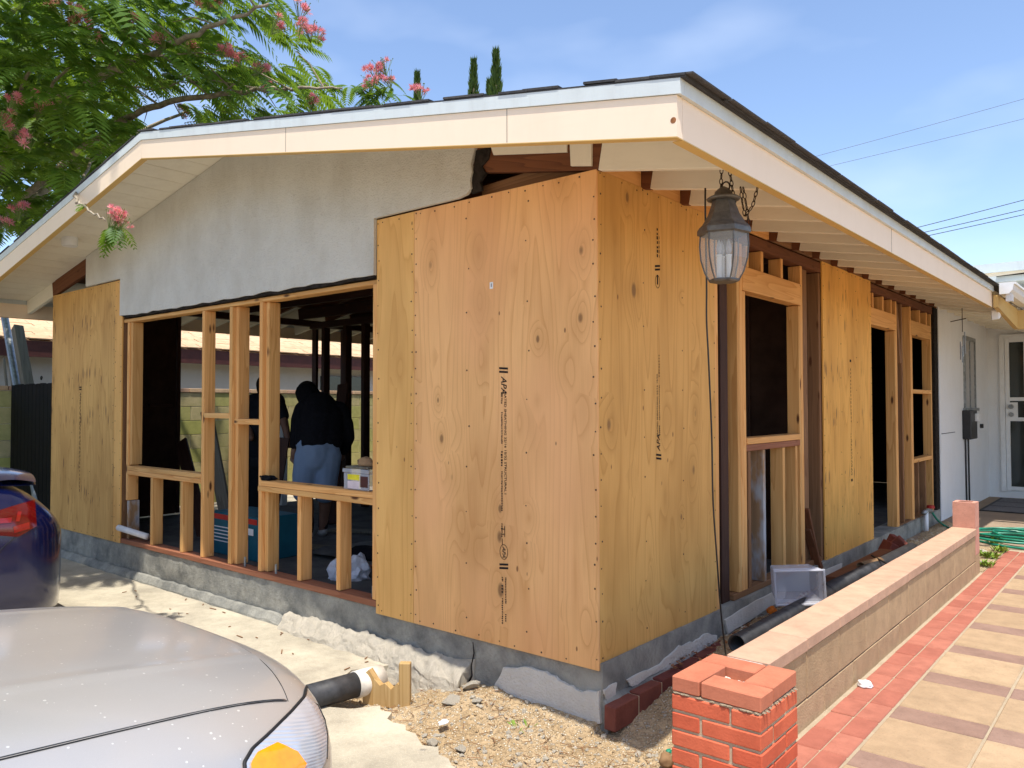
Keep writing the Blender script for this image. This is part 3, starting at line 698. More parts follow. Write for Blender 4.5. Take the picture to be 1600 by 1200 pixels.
# roof frame
NR = 25
for k in range(17):
    lumber(house, 'blocking', (-.014, .040+k*.406, rb(0)+.072), (-.014, .404+k*.406, rb(0)+.072), .132, .022, 'stud' if k < 5 else 'stud_old', (0, 0, 1))
for k in range(NR):
    y = .019+k*.406
    xs = (.055 if k else .02) if y < 6.8 else -.2
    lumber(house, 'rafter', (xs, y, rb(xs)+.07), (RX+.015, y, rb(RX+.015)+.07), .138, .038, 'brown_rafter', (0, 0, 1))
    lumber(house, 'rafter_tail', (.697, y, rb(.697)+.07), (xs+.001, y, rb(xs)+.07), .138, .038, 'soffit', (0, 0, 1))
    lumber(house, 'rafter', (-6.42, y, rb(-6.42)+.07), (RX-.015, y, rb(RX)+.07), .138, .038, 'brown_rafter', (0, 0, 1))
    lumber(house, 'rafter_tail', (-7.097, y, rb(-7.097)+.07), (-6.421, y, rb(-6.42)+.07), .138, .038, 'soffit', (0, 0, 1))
for k in range(8):
    y = .35+k*.812
    lumber(house, 'ceiling_joist', (-6.3, y, 2.33), (-.12, y, 2.33), .13, .038, 'dark_beam', (0, 0, 1))
lumber(house, 'ridge_board', (RX, .02, rb(RX)+.06), (RX, 9.9, rb(RX)+.06), .17, .028, 'brown_rafter', (0, 0, 1))
YF, YB = -.571, 9.95
def deck(xa, xb, y0, y1, mat, name):
    za, zb = du(xa)+.009, du(xb)+.009; ax = Vector((xb-xa, 0, zb-za)); L = ax.length
    return MB().obox(((xa+xb)/2, (y0+y1)/2, (za+zb)/2+.001), ax, (0, 1, 0), ax.normalized().cross(Vector((0, 1, 0))), L/2-.0012, (y1-y0)/2, .009).build(name, mat, house)
bw = 3.9/21
for i in range(21):
    for s in (1, -1):
        xa = RX+s*(i*bw+.002); xb = RX+s*((i+1)*bw)
        out = abs((xa+xb)/2-RX) > 3.25
        deck(min(xa, xb), max(xa, xb), YF, -.001 if not out else YB, 'soffit', 'soffit_board')
        if not out: deck(min(xa, xb), max(xa, xb), 0, YB, 'brown_rafter', 'roof_board')
# fascia, trim and yellow lower edge
def slope_bar(x0, x1, z0, z1, h0, h1, y0, y1, name, mat): return MB().prism([(x0, z0), (x1, z1), (x1, z1+h1), (x0, z0+h0)], 'Y', y0, y1).build(name, mat, house)
zc, zp = 2.102, 2.836; ztop = du(.735)+.020; rtop = du(RX)+.020
for s in (1, -1):
    xe = .735 if s == 1 else 2*RX-.735
    slope_bar(xe, RX+s*.001, zc+.004, zp+.004, ztop-.055-zc-.004, rtop-.052-zp-.004, -.610, -.572, 'rake_fascia', 'fascia')
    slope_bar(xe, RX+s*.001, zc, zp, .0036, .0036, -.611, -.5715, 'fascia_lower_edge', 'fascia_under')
    slope_bar(xe+s*.016, RX+s*.001, ztop-.053-.003, rtop-.050, .055, .052, -.6165, -.585, 'drip_trim', 'trim')
    a, b = sorted((xe-s*.038, xe)); y1 = 5.5 if s == 1 else YB
    MB().box(a, b, -.5705, y1, zc+.004, ztop-.056).build('eave_fascia', 'fascia', house)
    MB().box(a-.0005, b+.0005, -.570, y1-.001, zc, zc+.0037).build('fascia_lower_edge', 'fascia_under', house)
    a, b = sorted((xe-s*.02, xe+s*.016)); MB().box(a, b, -.584, y1+.01, ztop-.055, ztop-.003).build('drip_trim', 'trim', house)
# butt joints and a knot in the fascia
for x, y0 in ((-.02, 0), (-1.55, 0)):
    z = zc+(.735-x)*(zp-zc)/3.935
    MB().box(x, x+.0025, -.6105, -.609, z+.006, z+.145).build('fascia_joint', 'ink', house)
MB().box(.7345, .7357, 2.05, 2.053, zc+.005, zc+.15).build('fascia_joint', 'ink', house)
kn = onY(1052, 188, -.61); MB().tube([(kn.x, -.6105, kn.z), (kn.x, -.609, kn.z)], .011, 10).build('knot', M['leaf_dry'], house)
# shingles
rsg = random.Random(21)
for s in (1, -1):
    ex = .735+.035
    L = math.hypot(ex-RX, SL*(ex-RX)); ncs = 29; ax = Vector((s*1, 0, -SL)).normalized(); nz = Vector((s*SL, 0, 1)).normalized()
    top = Vector((RX, 0, rtop+.004))
    mb = MB()
    for i in range(ncs):
        c = top+ax*(L*(i+.5)/ncs)+nz*.004
        mb.obox(c+Vector((0, (YB-.33)/2, 0)), ax, (0, 1, 0), (nz+ax*.03), L/ncs/2+.012, (YB+.33)/2, .004)
        k = ('shing', s)
        for j in range(1):
            y0 = -.620+rsg.uniform(-.001, .001); y1 = -.335+rsg.uniform(-.02, .0)
            if rsg.random() < .25: continue
            MB().obox(c+Vector((0, (y0+y1)/2, 0))+nz*(.002+rsg.uniform(0, .004)), ax, (0, 1, rsg.uniform(-.012, .012)), nz+ax*rsg.uniform(.0, .035), L/ncs/2+(rsg.uniform(.0, .05) if i < ncs-1 else .0), (y1-y0)/2, .0045).build('shingle', 'shingle', house)
    f = mb.build('shingle_field', 'shingle', house); f['kind'] = 'stuff'
    slab = top+ax*(L/2)-nz*.0005
    MB().obox(slab+Vector((0, (YB-.617)/2, 0)), ax, (0, 1, 0), nz, L/2, (YB+.617)/2, .003).build('roofing_felt', 'shingle', house)
    if s == 1:
        for j in range(20):
            y0 = -.615+j*.305; c = top+ax*(L-.055)+nz*(.007+rsg.uniform(0, .004))
            MB().obox(c+Vector((0, y0+.15, 0)), ax, (0, 1, 0), nz+ax*.03, .08+rsg.uniform(0, .01), .150, .003).build('shingle', 'shingle', house)

# foundation
MB().box(-6.40, .0132, .0135, .1895, -.36, .0305).build('foundation', 'found', house)
MB().box(-.17, .0135, .19, 6.8, -.36, .0305).build('foundation', 'found', house)
poly = [(.012, -.145), (-.035, -.155), (-.10, -.205), (-.135, -.36), (.012, -.36)]
def ledge(x0, x1, n, name, mat, sc=1.0):
    mb = MB(); rings = []
    for i in range(n+1):
        x = x0+(x1-x0)*i/n; rings.append([mb.bm.verts.new((x, y*(1+.25*fbm(x*3, j, 0))*sc if y < 0 else y, z+.012*fbm(x*6, j*2.0, 3))) for j, (y, z) in enumerate(poly)])
    for i in range(n):
        for j in range(len(poly)-1): mb.bm.faces.new((rings[i][j], rings[i+1][j], rings[i+1][j+1], rings[i][j+1]))
    mb.bm.faces.new(rings[0]); mb.bm.faces.new(rings[-1][::-1]); return mb.build(name, mat, house)
sweep([(.0, -.13), (-.03, -.150), (-.10, -.205), (-.15, -.36), (.0, -.36)], 'X', -2.38, -.79, .014, .022, 'footing_ledge', 'chunk', house, freq=11, sub=.016)
sweep([(.0, -.165), (-.02, -.17), (-.05, -.21), (-.07, -.36), (.0, -.36)], 'X', -6.4, -2.40, .03, .012, 'footing_ledge', 'found', house, freq=6)
sweep([(.012, .029), (.012, -.34), (.03, -.34), (.03, .029)], 'X', -6.4, .012, .03, .005, 'parging', 'found', house, freq=9, sub=.025)
ck = [onY(x, y, .005) for x, y in ((739, 1003), (741, 1020), (737, 1040), (738, 1055), (731, 1072), (727, 1088))]
MB().tube([(q.x, .004, q.z) for q in ck], [.002, .004, .003, .005, .008, .012], 5).build('foundation_crack', 'lath', house)
def flake(pp, plane, off, th, name, mat, amp=.006, sub=4):
    P = [onY(x, y, off) if plane == 'Y' else onX(x, y, off) for x, y in pp]; P = [(p.x, p.z) if plane == 'Y' else (p.y, p.z) for p in P]
    out = []
    for i in range(len(P)):
        a = Vector(P[i]); b = Vector(P[(i+1) % len(P)])
        for k in range(sub):
            q = a.lerp(b, k/sub)
            if k: q += Vector((rh.uniform(-amp, amp), rh.uniform(-amp, amp)))
            out.append(tuple(q))
    a0, a1 = (off, off+th)
    return MB().prism(out, plane, a0, a1).build(name, mat, house)
flake([(786, 1043), (826, 1043), (852, 1050), (880, 1067), (908, 1082), (936, 1079), (938, 1131), (905, 1124), (860, 1118), (790, 1090), (770, 1075)], 'Y', -.004, .017, 'stucco_remnant', 'stucco_flake')
flake([(700, 1028), (742, 1030), (738, 1085), (700, 1070)], 'Y', .004, .009, 'stucco_remnant', 'chunk')
# side curb, paint remnants and its row of dark bricks
sweep([(.0, -.36), (.045, -.36), (.04, -.150), (.02, -.132), (.0, -.120)], 'Y', .015, 5.6, .03, .010, 'curb', 'found', house, freq=7)
sweep([(.006, .030), (.012, -.34), (-.02, -.34), (-.02, .030)], 'Y', .02, 6.6, .03, .005, 'parging', 'found', house, freq=9)
flake([(942, 1078), (962, 1066), (960, 1085), (948, 1094)], 'X', .0142, .008, 'paint_remnant', 'stucco_flake')
flake([(978, 1062), (1005, 1048), (1030, 1037), (1060, 1008), (1082, 1003), (1100, 990), (1118, 992), (1118, 1000), (1060, 1036), (1020, 1052), (985, 1072)], 'X', .0142, .010, 'paint_remnant', 'stucco_flake')
flake([(1131, 968), (1180, 938), (1226, 916), (1224, 934), (1180, 962), (1136, 990)], 'X', .0142, .010, 'paint_remnant', 'stucco_flake', .003)
flake([(1284, 892), (1314, 880), (1312, 892), (1286, 908)], 'X', .0142, .010, 'paint_remnant', 'stucco_flake', .003)
for i in range(8):
    y0 = -.02+i*.213
    o = MB().box(-.030, .030, -.100, .100, -.054, .054, .004).build('brick', 'brick_dark', house); o.location = (.060, y0+.115, -.196+.004*i); o.rotation_euler = (rh.uniform(-.02, .02), rh.uniform(-.03, .03), rh.uniform(-.02, .02))
    MB().box(.033, .086, y0+.2165, y0+.2265, -.245+.004*i, -.148+.004*i).build('mortar_joint', 'mortar', house)

# interior: slab, dark walls, posts
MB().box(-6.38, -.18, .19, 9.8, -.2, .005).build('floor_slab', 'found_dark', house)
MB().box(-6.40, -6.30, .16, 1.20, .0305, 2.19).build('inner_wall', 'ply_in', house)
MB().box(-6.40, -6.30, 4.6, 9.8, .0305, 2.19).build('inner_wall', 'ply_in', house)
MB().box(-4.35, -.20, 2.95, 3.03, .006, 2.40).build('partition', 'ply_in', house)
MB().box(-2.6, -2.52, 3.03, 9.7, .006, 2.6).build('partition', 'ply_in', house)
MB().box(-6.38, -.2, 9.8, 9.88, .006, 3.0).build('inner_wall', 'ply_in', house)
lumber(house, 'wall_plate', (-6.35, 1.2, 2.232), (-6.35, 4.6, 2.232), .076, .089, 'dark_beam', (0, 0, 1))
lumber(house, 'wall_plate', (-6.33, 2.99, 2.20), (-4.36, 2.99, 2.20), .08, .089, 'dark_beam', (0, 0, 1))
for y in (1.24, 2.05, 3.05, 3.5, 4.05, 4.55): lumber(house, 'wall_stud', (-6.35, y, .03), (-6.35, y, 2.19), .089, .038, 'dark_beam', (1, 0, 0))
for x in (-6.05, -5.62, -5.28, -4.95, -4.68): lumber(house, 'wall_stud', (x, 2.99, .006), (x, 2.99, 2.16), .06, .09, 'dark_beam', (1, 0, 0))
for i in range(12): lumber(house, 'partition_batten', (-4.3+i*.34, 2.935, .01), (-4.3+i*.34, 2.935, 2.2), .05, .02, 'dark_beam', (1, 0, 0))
for k in range(3): lumber(house, 'wall_brace', (-6.29, .3+.3*k, 1.2), (-6.29, .55+.3*k, 1.2), .03, .05, 'dark_beam', (0, 0, 1))

# white wing beyond the stripped wall
MB().box(-.10, .012, 6.845, 9.9, -.30, 2.36).build('wing_wall', 'stucco_white', house)
MB().box(.012, 5.2, 9.90, 10.05, -.30, 3.0).build('wing_wall', 'stucco_white', house)
w0 = onX(1504, 528, .012); w1 = onX(1523, 636, .012)
wf = MB(); y0, y1, z0, z1 = w0.y, w1.y, 1.15, 2.06
wf.box(.0125, .035, y0, y0+.05, z0, z1).box(.0125, .035, y1-.05, y1, z0, z1).box(.0125, .035, y0+.051, y1-.051, z1-.05, z1).box(.0125, .06, y0-.04, y1+.04, z0-.04, z0-.001)
win = wf.build('window', 'steel', house)
MB().box(.0123, .020, y0+.045, y1-.045, z0+.001, z1-.045).build('pane', M['nb_wall'], win)
MB().box(.0203, .032, (y0+y1)/2-.02, (y0+y1)/2+.02, z0+.002, z1-.052).build('mullion', 'steel', win)
m0 = onX(1503, 640, .012); m1 = onX(1515, 680, .012)
mb_ = MB().box(.0125, .11, m0.y, m1.y-.05, .76, 1.12, .008).build('meter_box', 'black', house)
MB().box(.11, .15, m0.y+.22, m0.y+.40, .98, 1.08, .006).build('meter_face', 'white', mb_)
for i, yy in enumerate((m0.y+.12, m0.y+.3)): MB().tube([(.025, yy, .76), (.025, yy, .70), (.024, yy+.02, -.11)], .011, 6).build('conduit', 'black', house)
MB().tube([(.012, 9.27, .90), (.05, 9.27, .90)], .03, 10).build('door_bell', 'black', house)
MB().box(.0122, .017, 6.9, 7.62, .86, .866).build('stucco_crack', 'ink', house)
# security door
dx0, dx1, dz0, dz1 = .225, 1.16, -.02, 2.11
d = MB().box(dx0-.06, dx0, 9.855, 9.899, dz0, dz1+.06).box(dx1, dx1+.06, 9.855, 9.899, dz0, dz1+.06).box(dx0+.001, dx1-.001, 9.855, 9.899, dz1, dz1+.06).build('security_door', 'white', house)
d['label'] = 'white metal security door with dark screens'
MB().box(dx0+.05, dx1-.05, 9.885, 9.8985, dz0+.06, dz1-.05).build('screen', 'dark_glass', d)
fr = MB().box(dx0+.004, dx0+.055, 9.862, 9.884, dz0+.012, dz1-.004).box(dx1-.055, dx1-.004, 9.862, 9.884, dz0+.012, dz1-.004)
for z in (dz0+.02, .96, 1.24, dz1-.05): fr.box(dx0+.056, dx1-.056, 9.864, 9.884, z, z+.05)
for i in range(1, 4): fr.box(dx0+i*.235-.008, dx0+i*.235+.008, 9.868, 9.882, dz0+.07, dz1-.05)
fr.build('door_frame', 'white', d)
lk = MB().box(dx0+.01, dx0+.15, 9.852, 9.861, .98, 1.22).build('lock_plate', 'white', d)
MB().tube([(dx0+.07, 9.852, 1.16), (dx0+.07, 9.80, 1.16)], [.035, .03], 12).build('door_knob', 'steel', d)
MB().tube([(dx0+.07, 9.852, 1.05), (dx0+.07, 9.83, 1.05)], [.032, .028], 12).build('dead_bolt', 'steel', d)
# porch eave return with gutter
pf = MB(); pf.prism([(5.505, 2.10), (6.75, 1.985), (6.75, 2.19), (5.505, 2.215)], 'X', .745, .785); pf.build('porch_fascia', 'fascia_under', house)
MB().box(.785, 5.0, 6.72, 6.76, 1.98, 2.18).build('porch_fascia', 'fascia_under', house)
MB().box(-.0, 5.2, 6.77, 9.9, 2.38, 2.42).build('porch_ceiling', 'soffit', house)
gp = [(.80, 2.32), (.80, 2.215), (.875, 2.215), (.905, 2.25), (.915, 2.30), (.930, 2.30), (.930, 2.32)]
gt = MB().prism(gp, 'Y', 5.46, 8.2).build('gutter', 'white', house)
MB().box(.845, .895, 5.50, 5.60, 2.15, 2.2145).build('outlet', 'white', gt)
lg = MB(); e = onZ(1556, 490, 2.07); lg.obox(e, (1, .2, .1), (0, 1, .3), (0, -.2, 1), .035, .05, .05, .008); lg.build('eave_lamp', 'white', house)
# upper wing roof edge with torn black felt
for k, (za, zb, m, yy) in enumerate(((2.98, 3.10, 'trim', 9.3), (2.82, 2.90, 'trim', 9.15), (2.90, 2.98, 'fascia', 9.35))):
    MB().box(-3.0, 5.2, yy, 9.95, za, zb).build('wing_roof_board', m, house)
mb = MB(); tx = [(.25, 2.895), (.9, 2.93), (1.8, 2.985), (1.8, 2.90), (1.0, 2.865), (.6, 2.85), (.9, 2.90)]
mb.prism(tx, 'Y', 9.10, 9.16).build('torn_felt', 'lath', house)
# soffit spot light housing
sl = onZ(108, 352, rb(-4.55)+.14)

# ------------------------------------------------------------------ brick pier and block wall
rp_ = random.Random(31)
BL, BW, BJ, BH = .212, .103, .009, .0525
X0, Y0, ZT = .640, -.505, .255; S = BL+BJ+BW
pier = empty('brick_pier', (X0+S/2, Y0+S/2, -.25), 'low orange red brick pier with open pinwheel top ending the block wall', 'brick pier')
bmesh_ = {}
for k, m in (('brick', 'brick'), ('cap_brick', 'brick_top')): bmesh_[k] = [MB().box(-BL/2*f, BL/2*f, -BW/2, BW/2, -BH/2, BH/2, .004).mesh(k, M[m]) for f in (1, .985)]
ch = BH+.0095; nc = 9
for c in range(nc):
    z = ZT-BH/2-c*ch; g = .008 if c == 0 else 0
    sets = [((X0+BW+BJ+BL/2, Y0+BW/2), 0), ((X0+BW/2, Y0+BL/2), 90), ((X0+BL/2, Y0+S-BW/2), 0), ((X0+S-BW/2, Y0+S-BL/2), 90)]
    if c % 2: sets = [((X0+BL/2, Y0+BW/2), 0), ((X0+S-BW/2, Y0+BL/2), 90), ((X0+S-BL/2, Y0+S-BW/2), 0), ((X0+BW/2, Y0+S-BL/2), 90)]
    for (x, y), a in sets:
        nm = 'cap_brick' if c == 0 else 'brick'
        o = bpy.data.objects.new(nm, rp_.choice(bmesh_[nm])); link(o, pier)
        cx, cy = X0+S/2, Y0+S/2
        o.location = Vector((x+(cx-x)*g*3, y+(cy-y)*g*3, z))-pier.location+Vector((rp_.uniform(-.001, .001), rp_.uniform(-.001, .001), rp_.uniform(-.001, .001)))
        o.rotation_euler = (rp_.uniform(-.01, .01), rp_.uniform(-.008, .008), R(a)+rp_.uniform(-.012, .012))
i_ = .0055
mb = MB(); mb.box(X0+i_, X0+S-i_, Y0+i_, Y0+S-i_, -.36, ZT-BH-.002); mb.build('mortar_core', 'mortar', pier)
mb = MB(); mb.grid(lambda u, v: Vector((X0+BW+.002+(BW+.012)*u, Y0+BW+.002+(BW+.012)*v, ZT-.045+.016*fbm(u*4, v*4, 2)+.012*fbm(u*11, v*9, 5))), 14, 14); mb.build('mortar_rubble', 'stucco_flake', pier)
for k in range(26):   # squeezed mortar blobs along the cap joint
    s = rp_.random(); f = k % 2
    p = Vector((X0+.004+S*.98*s, Y0+.004, ZT-BH-.004)) if f == 0 else Vector((X0+S-.004, Y0+S*s, ZT-BH-.004))
    o = bpy.data.objects.new('mortar_lump', rock_mesh('mortar_lump', 'mortar', k, 1, .5)) if k < 4 else bpy.data.objects.new('mortar_lump', bpy.data.meshes['mortar_lump'])
    link(o, pier); o.location = p-pier.location; o.scale = (rp_.uniform(.008, .02), rp_.uniform(.006, .010), .007)

gwall = empty('garden_wall', (.765, 1.85, -.2), 'long low tan block wall with pink cap blocks between the soil bed and the patio', 'garden wall')
WX0, WX1 = .690, .842
def gpiece(name, mat, x0, x1, y0, y1, z0, z1, par=gwall, bev=.003, j=.001):
    k = ('gw', name, round(x1-x0, 3), round(y1-y0, 3), round(z1-z0, 3))
    if k not in _cache: _cache[k] = MB().box(-(x1-x0)/2, (x1-x0)/2, -(y1-y0)/2, (y1-y0)/2, -(z1-z0)/2, (z1-z0)/2, bev).mesh(name, M[mat])
    o = bpy.data.objects.new(name, _cache[k]); link(o, par); o.location = Vector(((x0+x1)/2+rp_.uniform(-j, j), (y0+y1)/2, (z0+z1)/2+rp_.uniform(-j, j)))-wloc(par); return o
for i in range(10):
    y0 = -.155+i*.405
    if i < 10: gpiece('cap_block', 'cap', WX0-.006, WX1+.008, y0, min(y0+.399, 3.86), .202, .252)
for c, (z0, z1) in enumerate(((.008, .197), (-.19, .003))):
    off = 0 if c == 0 else -.2
    for i in range(11):
        y0 = max(-.15, -.15+off+i*.405); y1 = min(-.15+off+i*.405+.400, 3.86)
        if y1-y0 > .03: gpiece('wall_block', 'cmu', WX0, WX1, y0, y1, z0, z1)
MB().box(WX0+.004, WX1-.0035, -.15, 3.86, -.36, .175).build('mortar_core', 'wall_joint', gwall)
MB().obox((.76, -.168, .225), (1, 0, 0), (0, 1, 0), (0, 0, 1), .072, .010, .022, .004).build('mortar_end', 'stucco_flake', gwall)
def hollow(z0, z1, mat, y0=3.864, y1=4.02):
    mb = MB(); t = .03
    mb.box(WX0, WX1, y0, y0+t, z0, z1).box(WX0, WX1, y1-t, y1, z0, z1).box(WX0, WX0+t, y0+t+.0002, y1-t-.0002, z0, z1).box(WX1-t, WX1, y0+t+.0002, y1-t-.0002, z0, z1)
    return mb.build('end_block', mat, gwall)
hollow(.252, .445, 'cap_side'); hollow(.05, .249, 'cap_side'); hollow(-.30, .047, 'cmu')

# ------------------------------------------------------------------ hanging lantern
LC = at(1131, 380, 3.36); LR = .108
lan = empty('hanging_lantern', (LC.x, LC.y, LC.z-.25), 'large pewter six sided glass lantern hanging on chains under the eave', 'lantern')
a0 = R(18)
zt = LC.z
def hexl(prof, name, mat, smooth=False): return MB().lathe((LC.x, LC.y, zt), prof, 6, a0).build(name, mat, lan, smooth)
hexl([(.105, .070), (.112, .060), (.113, .040), (.098, .034)], 'rim', 'gunmetal')
hexl([(.047, .190), (.052, .165), (.066, .125), (.090, .085), (.106, .070)], 'hood', 'gunmetal')
MB().lathe((LC.x, LC.y, zt), [(.034, .215), (.036, .196), (.046, .186), (.050, .182), (.068, .186), (.072, .192), (.060, .200), (.040, .206), (.036, .222), (.022, .235), (.006, .245)], 20).build('crown', 'gunmetal', lan, True)
gp_ = [(.098, .036), (.101, -.01), (.096, -.07), (.080, -.125), (.062, -.158)]
MB().lathe((LC.x, LC.y, zt), gp_, 6, a0, cap=False).build('glass', 'lantern_glass', lan)
for k in range(6):
    a = a0+k*math.pi/3; pts = [Vector((LC.x+(r+.001)*math.cos(a), LC.y+(r+.001)*math.sin(a), zt+z)) for r, z in gp_]
    MB().tube(pts, .0035, 5).build('glazing_bar', 'gunmetal', lan)
hexl([(.064, -.156), (.066, -.162), (.060, -.168), (.046, -.170)], 'base_ring', 'gunmetal')
for k, (dx, dy) in enumerate(((.022, .0), (-.018, .018), (-.012, -.022))):
    cd_ = MB().lathe((LC.x+dx, LC.y+dy, zt), [(.011, -.15), (.011, -.06), (.013, -.058), (.013, -.052)], 10).build('candle', 'white', lan)
    MB().lathe((LC.x+dx, LC.y+dy, zt), [(.006, -.052), (.013, -.03), (.010, -.008), (.002, .016)], 10).build('bulb', 'clear_bin', cd_, True)
def chain(path, r=.011):
    pts = [Vector(p) for p in path]; out = []
    for a, b in zip(pts, pts[1:]):
        n = max(1, int((b-a).length/(r*1.9)))
        for i in range(n):
            c = a.lerp(b, (i+.5)/n); d = (b-a).normalized(); o = d.orthogonal().normalized(); q = d.cross(o)
            s = (o+q).normalized() if i % 2 else (o-q).normalized()
            ring = [c+d*(r*1.25*math.cos(t*math.pi/5))+s*(r*.62*math.sin(t*math.pi/5)) for t in range(11)]
            out.append(MB().tube(ring, r*.2, 5, False).build('chain_link', 'chain', lan))
    return out
ez = 2.165
t1 = at(1128, 262, 3.30); t2 = at(1139, 266, 3.34)
chain([(t1.x, t1.y, t1.z+.02), (LC.x-.012, LC.y, zt+.235)]); chain([(t2.x, t2.y, t2.z+.02), at(1146, 306, 3.36), at(1150, 318, 3.36)])
h1 = at(1157, 292, 3.42); h2 = at(1184, 292, 3.42); lo = at(1164, 338, 3.42)
chain([h1, at(1160, 318, 3.42), lo]); chain([lo, at(1176, 322, 3.42), h2]); chain([at(1161, 292, 3.42), at(1166, 320, 3.42), at(1170, 350, 3.42)])
MB().tube([h2+Vector((0, 0, .02)), h2, h2+Vector((.012, 0, -.006)), h2+Vector((.018, 0, .004))], .003, 6).build('hook', 'chain', lan)
ring = [at(1134, 292, 3.35)+Vector((.018*math.cos(t*.5236), 0, .022*math.sin(t*.5236))) for t in range(13)]
MB().tube(ring, .0035, 6, False).build('hanging_ring', 'chain', lan)
cpts = [at(1102, 294, 3.50), at(1102, 330, 3.50), at(1104, 440, 3.55), at(1104, 500, 3.58), at(1107, 560, 3.6), at(1112, 680, 3.65), at(1114, 780, 3.7), at(1120, 870, 3.75), at(1125, 940, 3.8), at(1130, 990, 3.84), at(1134, 1022, 3.88)]
def smooth_path(p, n=6):
    p = [Vector(q) for q in p]; out = []
    for i in range(len(p)-1):
        a, b, c, d = p[max(i-1, 0)], p[i], p[i+1], p[min(i+2, len(p)-1)]
        for k in range(n):
            t = k/n; out.append(.5*((2*b)+(c-a)*t+(2*a-5*b+4*c-d)*t*t+(3*b-a-3*c+d)*t*t*t))
    return out+[p[-1]]
tag(MB().tube(smooth_path(cpts), .0042, 7).build('electric_cable', 'black', smooth=True), 'thin black cable hanging down from behind the lantern to the soil bed', 'cable')
# soffit spot light
sc_ = onY(109, 372, -.30)
spot = empty('soffit_light', sc_, 'cream cylinder spot light fixed under the white soffit of the gable', 'spot light')
MB().lathe(sc_, [(.060, .075), (.064, .07), (.064, -.06), (.056, -.072), (.050, -.066)], 24).build('housing', 'white', spot, True)
MB().tube([sc_+Vector((-.05, 0, .03)), sc_+Vector((-.11, .02, .07)), sc_+Vector((-.11, .02, du(sc_.x-.11)-sc_.z))], .011, 8).build('arm', 'fascia', spot)
MB().lathe(sc_, [(.004, -.045), (.046, -.047)], 20, cap=False).build('lamp_face', 'white', spot)

# ------------------------------------------------------------------ cars
from mathutils.bvhtree import BVHTree
def amber(name, c, rough=.15, em=0): 
    t = T(name, rough, .5); t.b.inputs['Coat Weight'].default_value = .8; n = t.noise(t.obj(False), 60, 2)
    return t.color(t.mix(t.ramp(n, (.4, 0.0), (.7, .3)), c, tuple(x*.6 for x in c[:3])+(1,)))
M['amber'] = amber('amber_lens', (.95, .30, .005, 1)); M['redlens'] = amber('red_lens', (.11, .004, .004, 1)); M['redlit'] = amber('bright_red_lens', (.26, .008, .006, 1))
def reeded():
    t = T('reeded_clear_lens', .12, .6); o = t.obj(False); s = sep(t, o)
    w = t.ma('SINE', t.ma('MULTIPLY', t.ma('ADD', s[2], t.ma('MULTIPLY', s[1], .3)), 900.0))
    t.bump(w, .22, .002); t.b.inputs['Metallic'].default_value = .45; t.b.inputs['Coat Weight'].default_value = 1
    return t.color(t.mix(t.ramp(w, (0, 0.0), (1, .18)), (.62, .66, .72, 1), (.42, .47, .56, 1)))
M['lens'] = reeded()
M['rubber'] = plain('black_rubber', (.015, .015, .016, 1), .6, .3, .2)
M['tyre'] = plain('tyre_rubber', (.02, .02, .021, 1), .85, .2, .25, 20)
M['rimm'] = plain('alloy_rim', (.45, .45, .46, 1), .3, .5, .1, 10, 0, .8)
class CarShape:
    """body as stations along y' (0 at the end that faces the house, negative behind it)"""
    def __init__(s, xc, yn, w, top, zmid, zb, length, rnd, n=3.2, drop=.26, dn=3, dm=2.4):
        s.__dict__.update(xc=xc, yn=yn, w=w, top=top, zmid=zmid, zb=zb, L=length, rnd=rnd, n=n, drop=drop, dn=dn, dm=dm)
    def W(s, y):
        a = max(0, min(1, 1+y/s.rnd)); b = max(0, min(1, (-y-s.L+.7)/.7))
        return s.w*max(.02, (1-a**3.0))**(1/2.3)*max(.02, 1-b**3)**(1/2.3) if (a < 1 and b < 1) else s.w*.3
    def Ht(s, y):
        a = max(0, min(1, 1+y/s.drop)); b = max(0, min(1, (-y-s.L+.25)/.25))
        h = s.top(y); return s.zmid+(h-s.zmid)*max(0.0, 1-a**s.dn)**(1/s.dm)*max(0.0, 1-b**3)**(1/2.4)
    def S(s, x, y):
        q = min(1, abs(x)/s.W(y)); return s.zmid+(s.Ht(y)-s.zmid)*max(0, 1-q**s.n)**(1/s.n)
    def ring(s, y, m=22):
        W, Ht = s.W(y), s.Ht(y); pts = []
        for i in range(m+1):
            ph = math.pi*i/m; c, sn = math.cos(ph), math.sin(ph)
            pts.append(Vector((s.xc+math.copysign(W*abs(c)**(2/s.n), c), s.yn+y, s.zmid+(Ht-s.zmid)*abs(sn)**(2/s.n))))
        low = [(1, .75), (1.0, .5), (.985, .25), (.95, .06), (.9, 0)]
        right = [Vector((s.xc+W*f, s.yn+y, s.zb+(s.zmid-s.zb)*g)) for f, g in low][::-1]
        left = [Vector((s.xc-W*f, s.yn+y, s.zb+(s.zmid-s.zb)*g)) for f, g in low]
        return right+pts+left
def station_list(L):
    ys = [-.004, -.012, -.03, -.055, -.085, -.12, -.16, -.21, -.27, -.34, -.42, -.52, -.65, -.8, -1.0, -1.25]
    y = -1.6
    while y > -L+.3: ys.append(y); y -= .35
    return ys+[-L+.26, -L+.18, -L+.1, -L+.04, -L+.008]
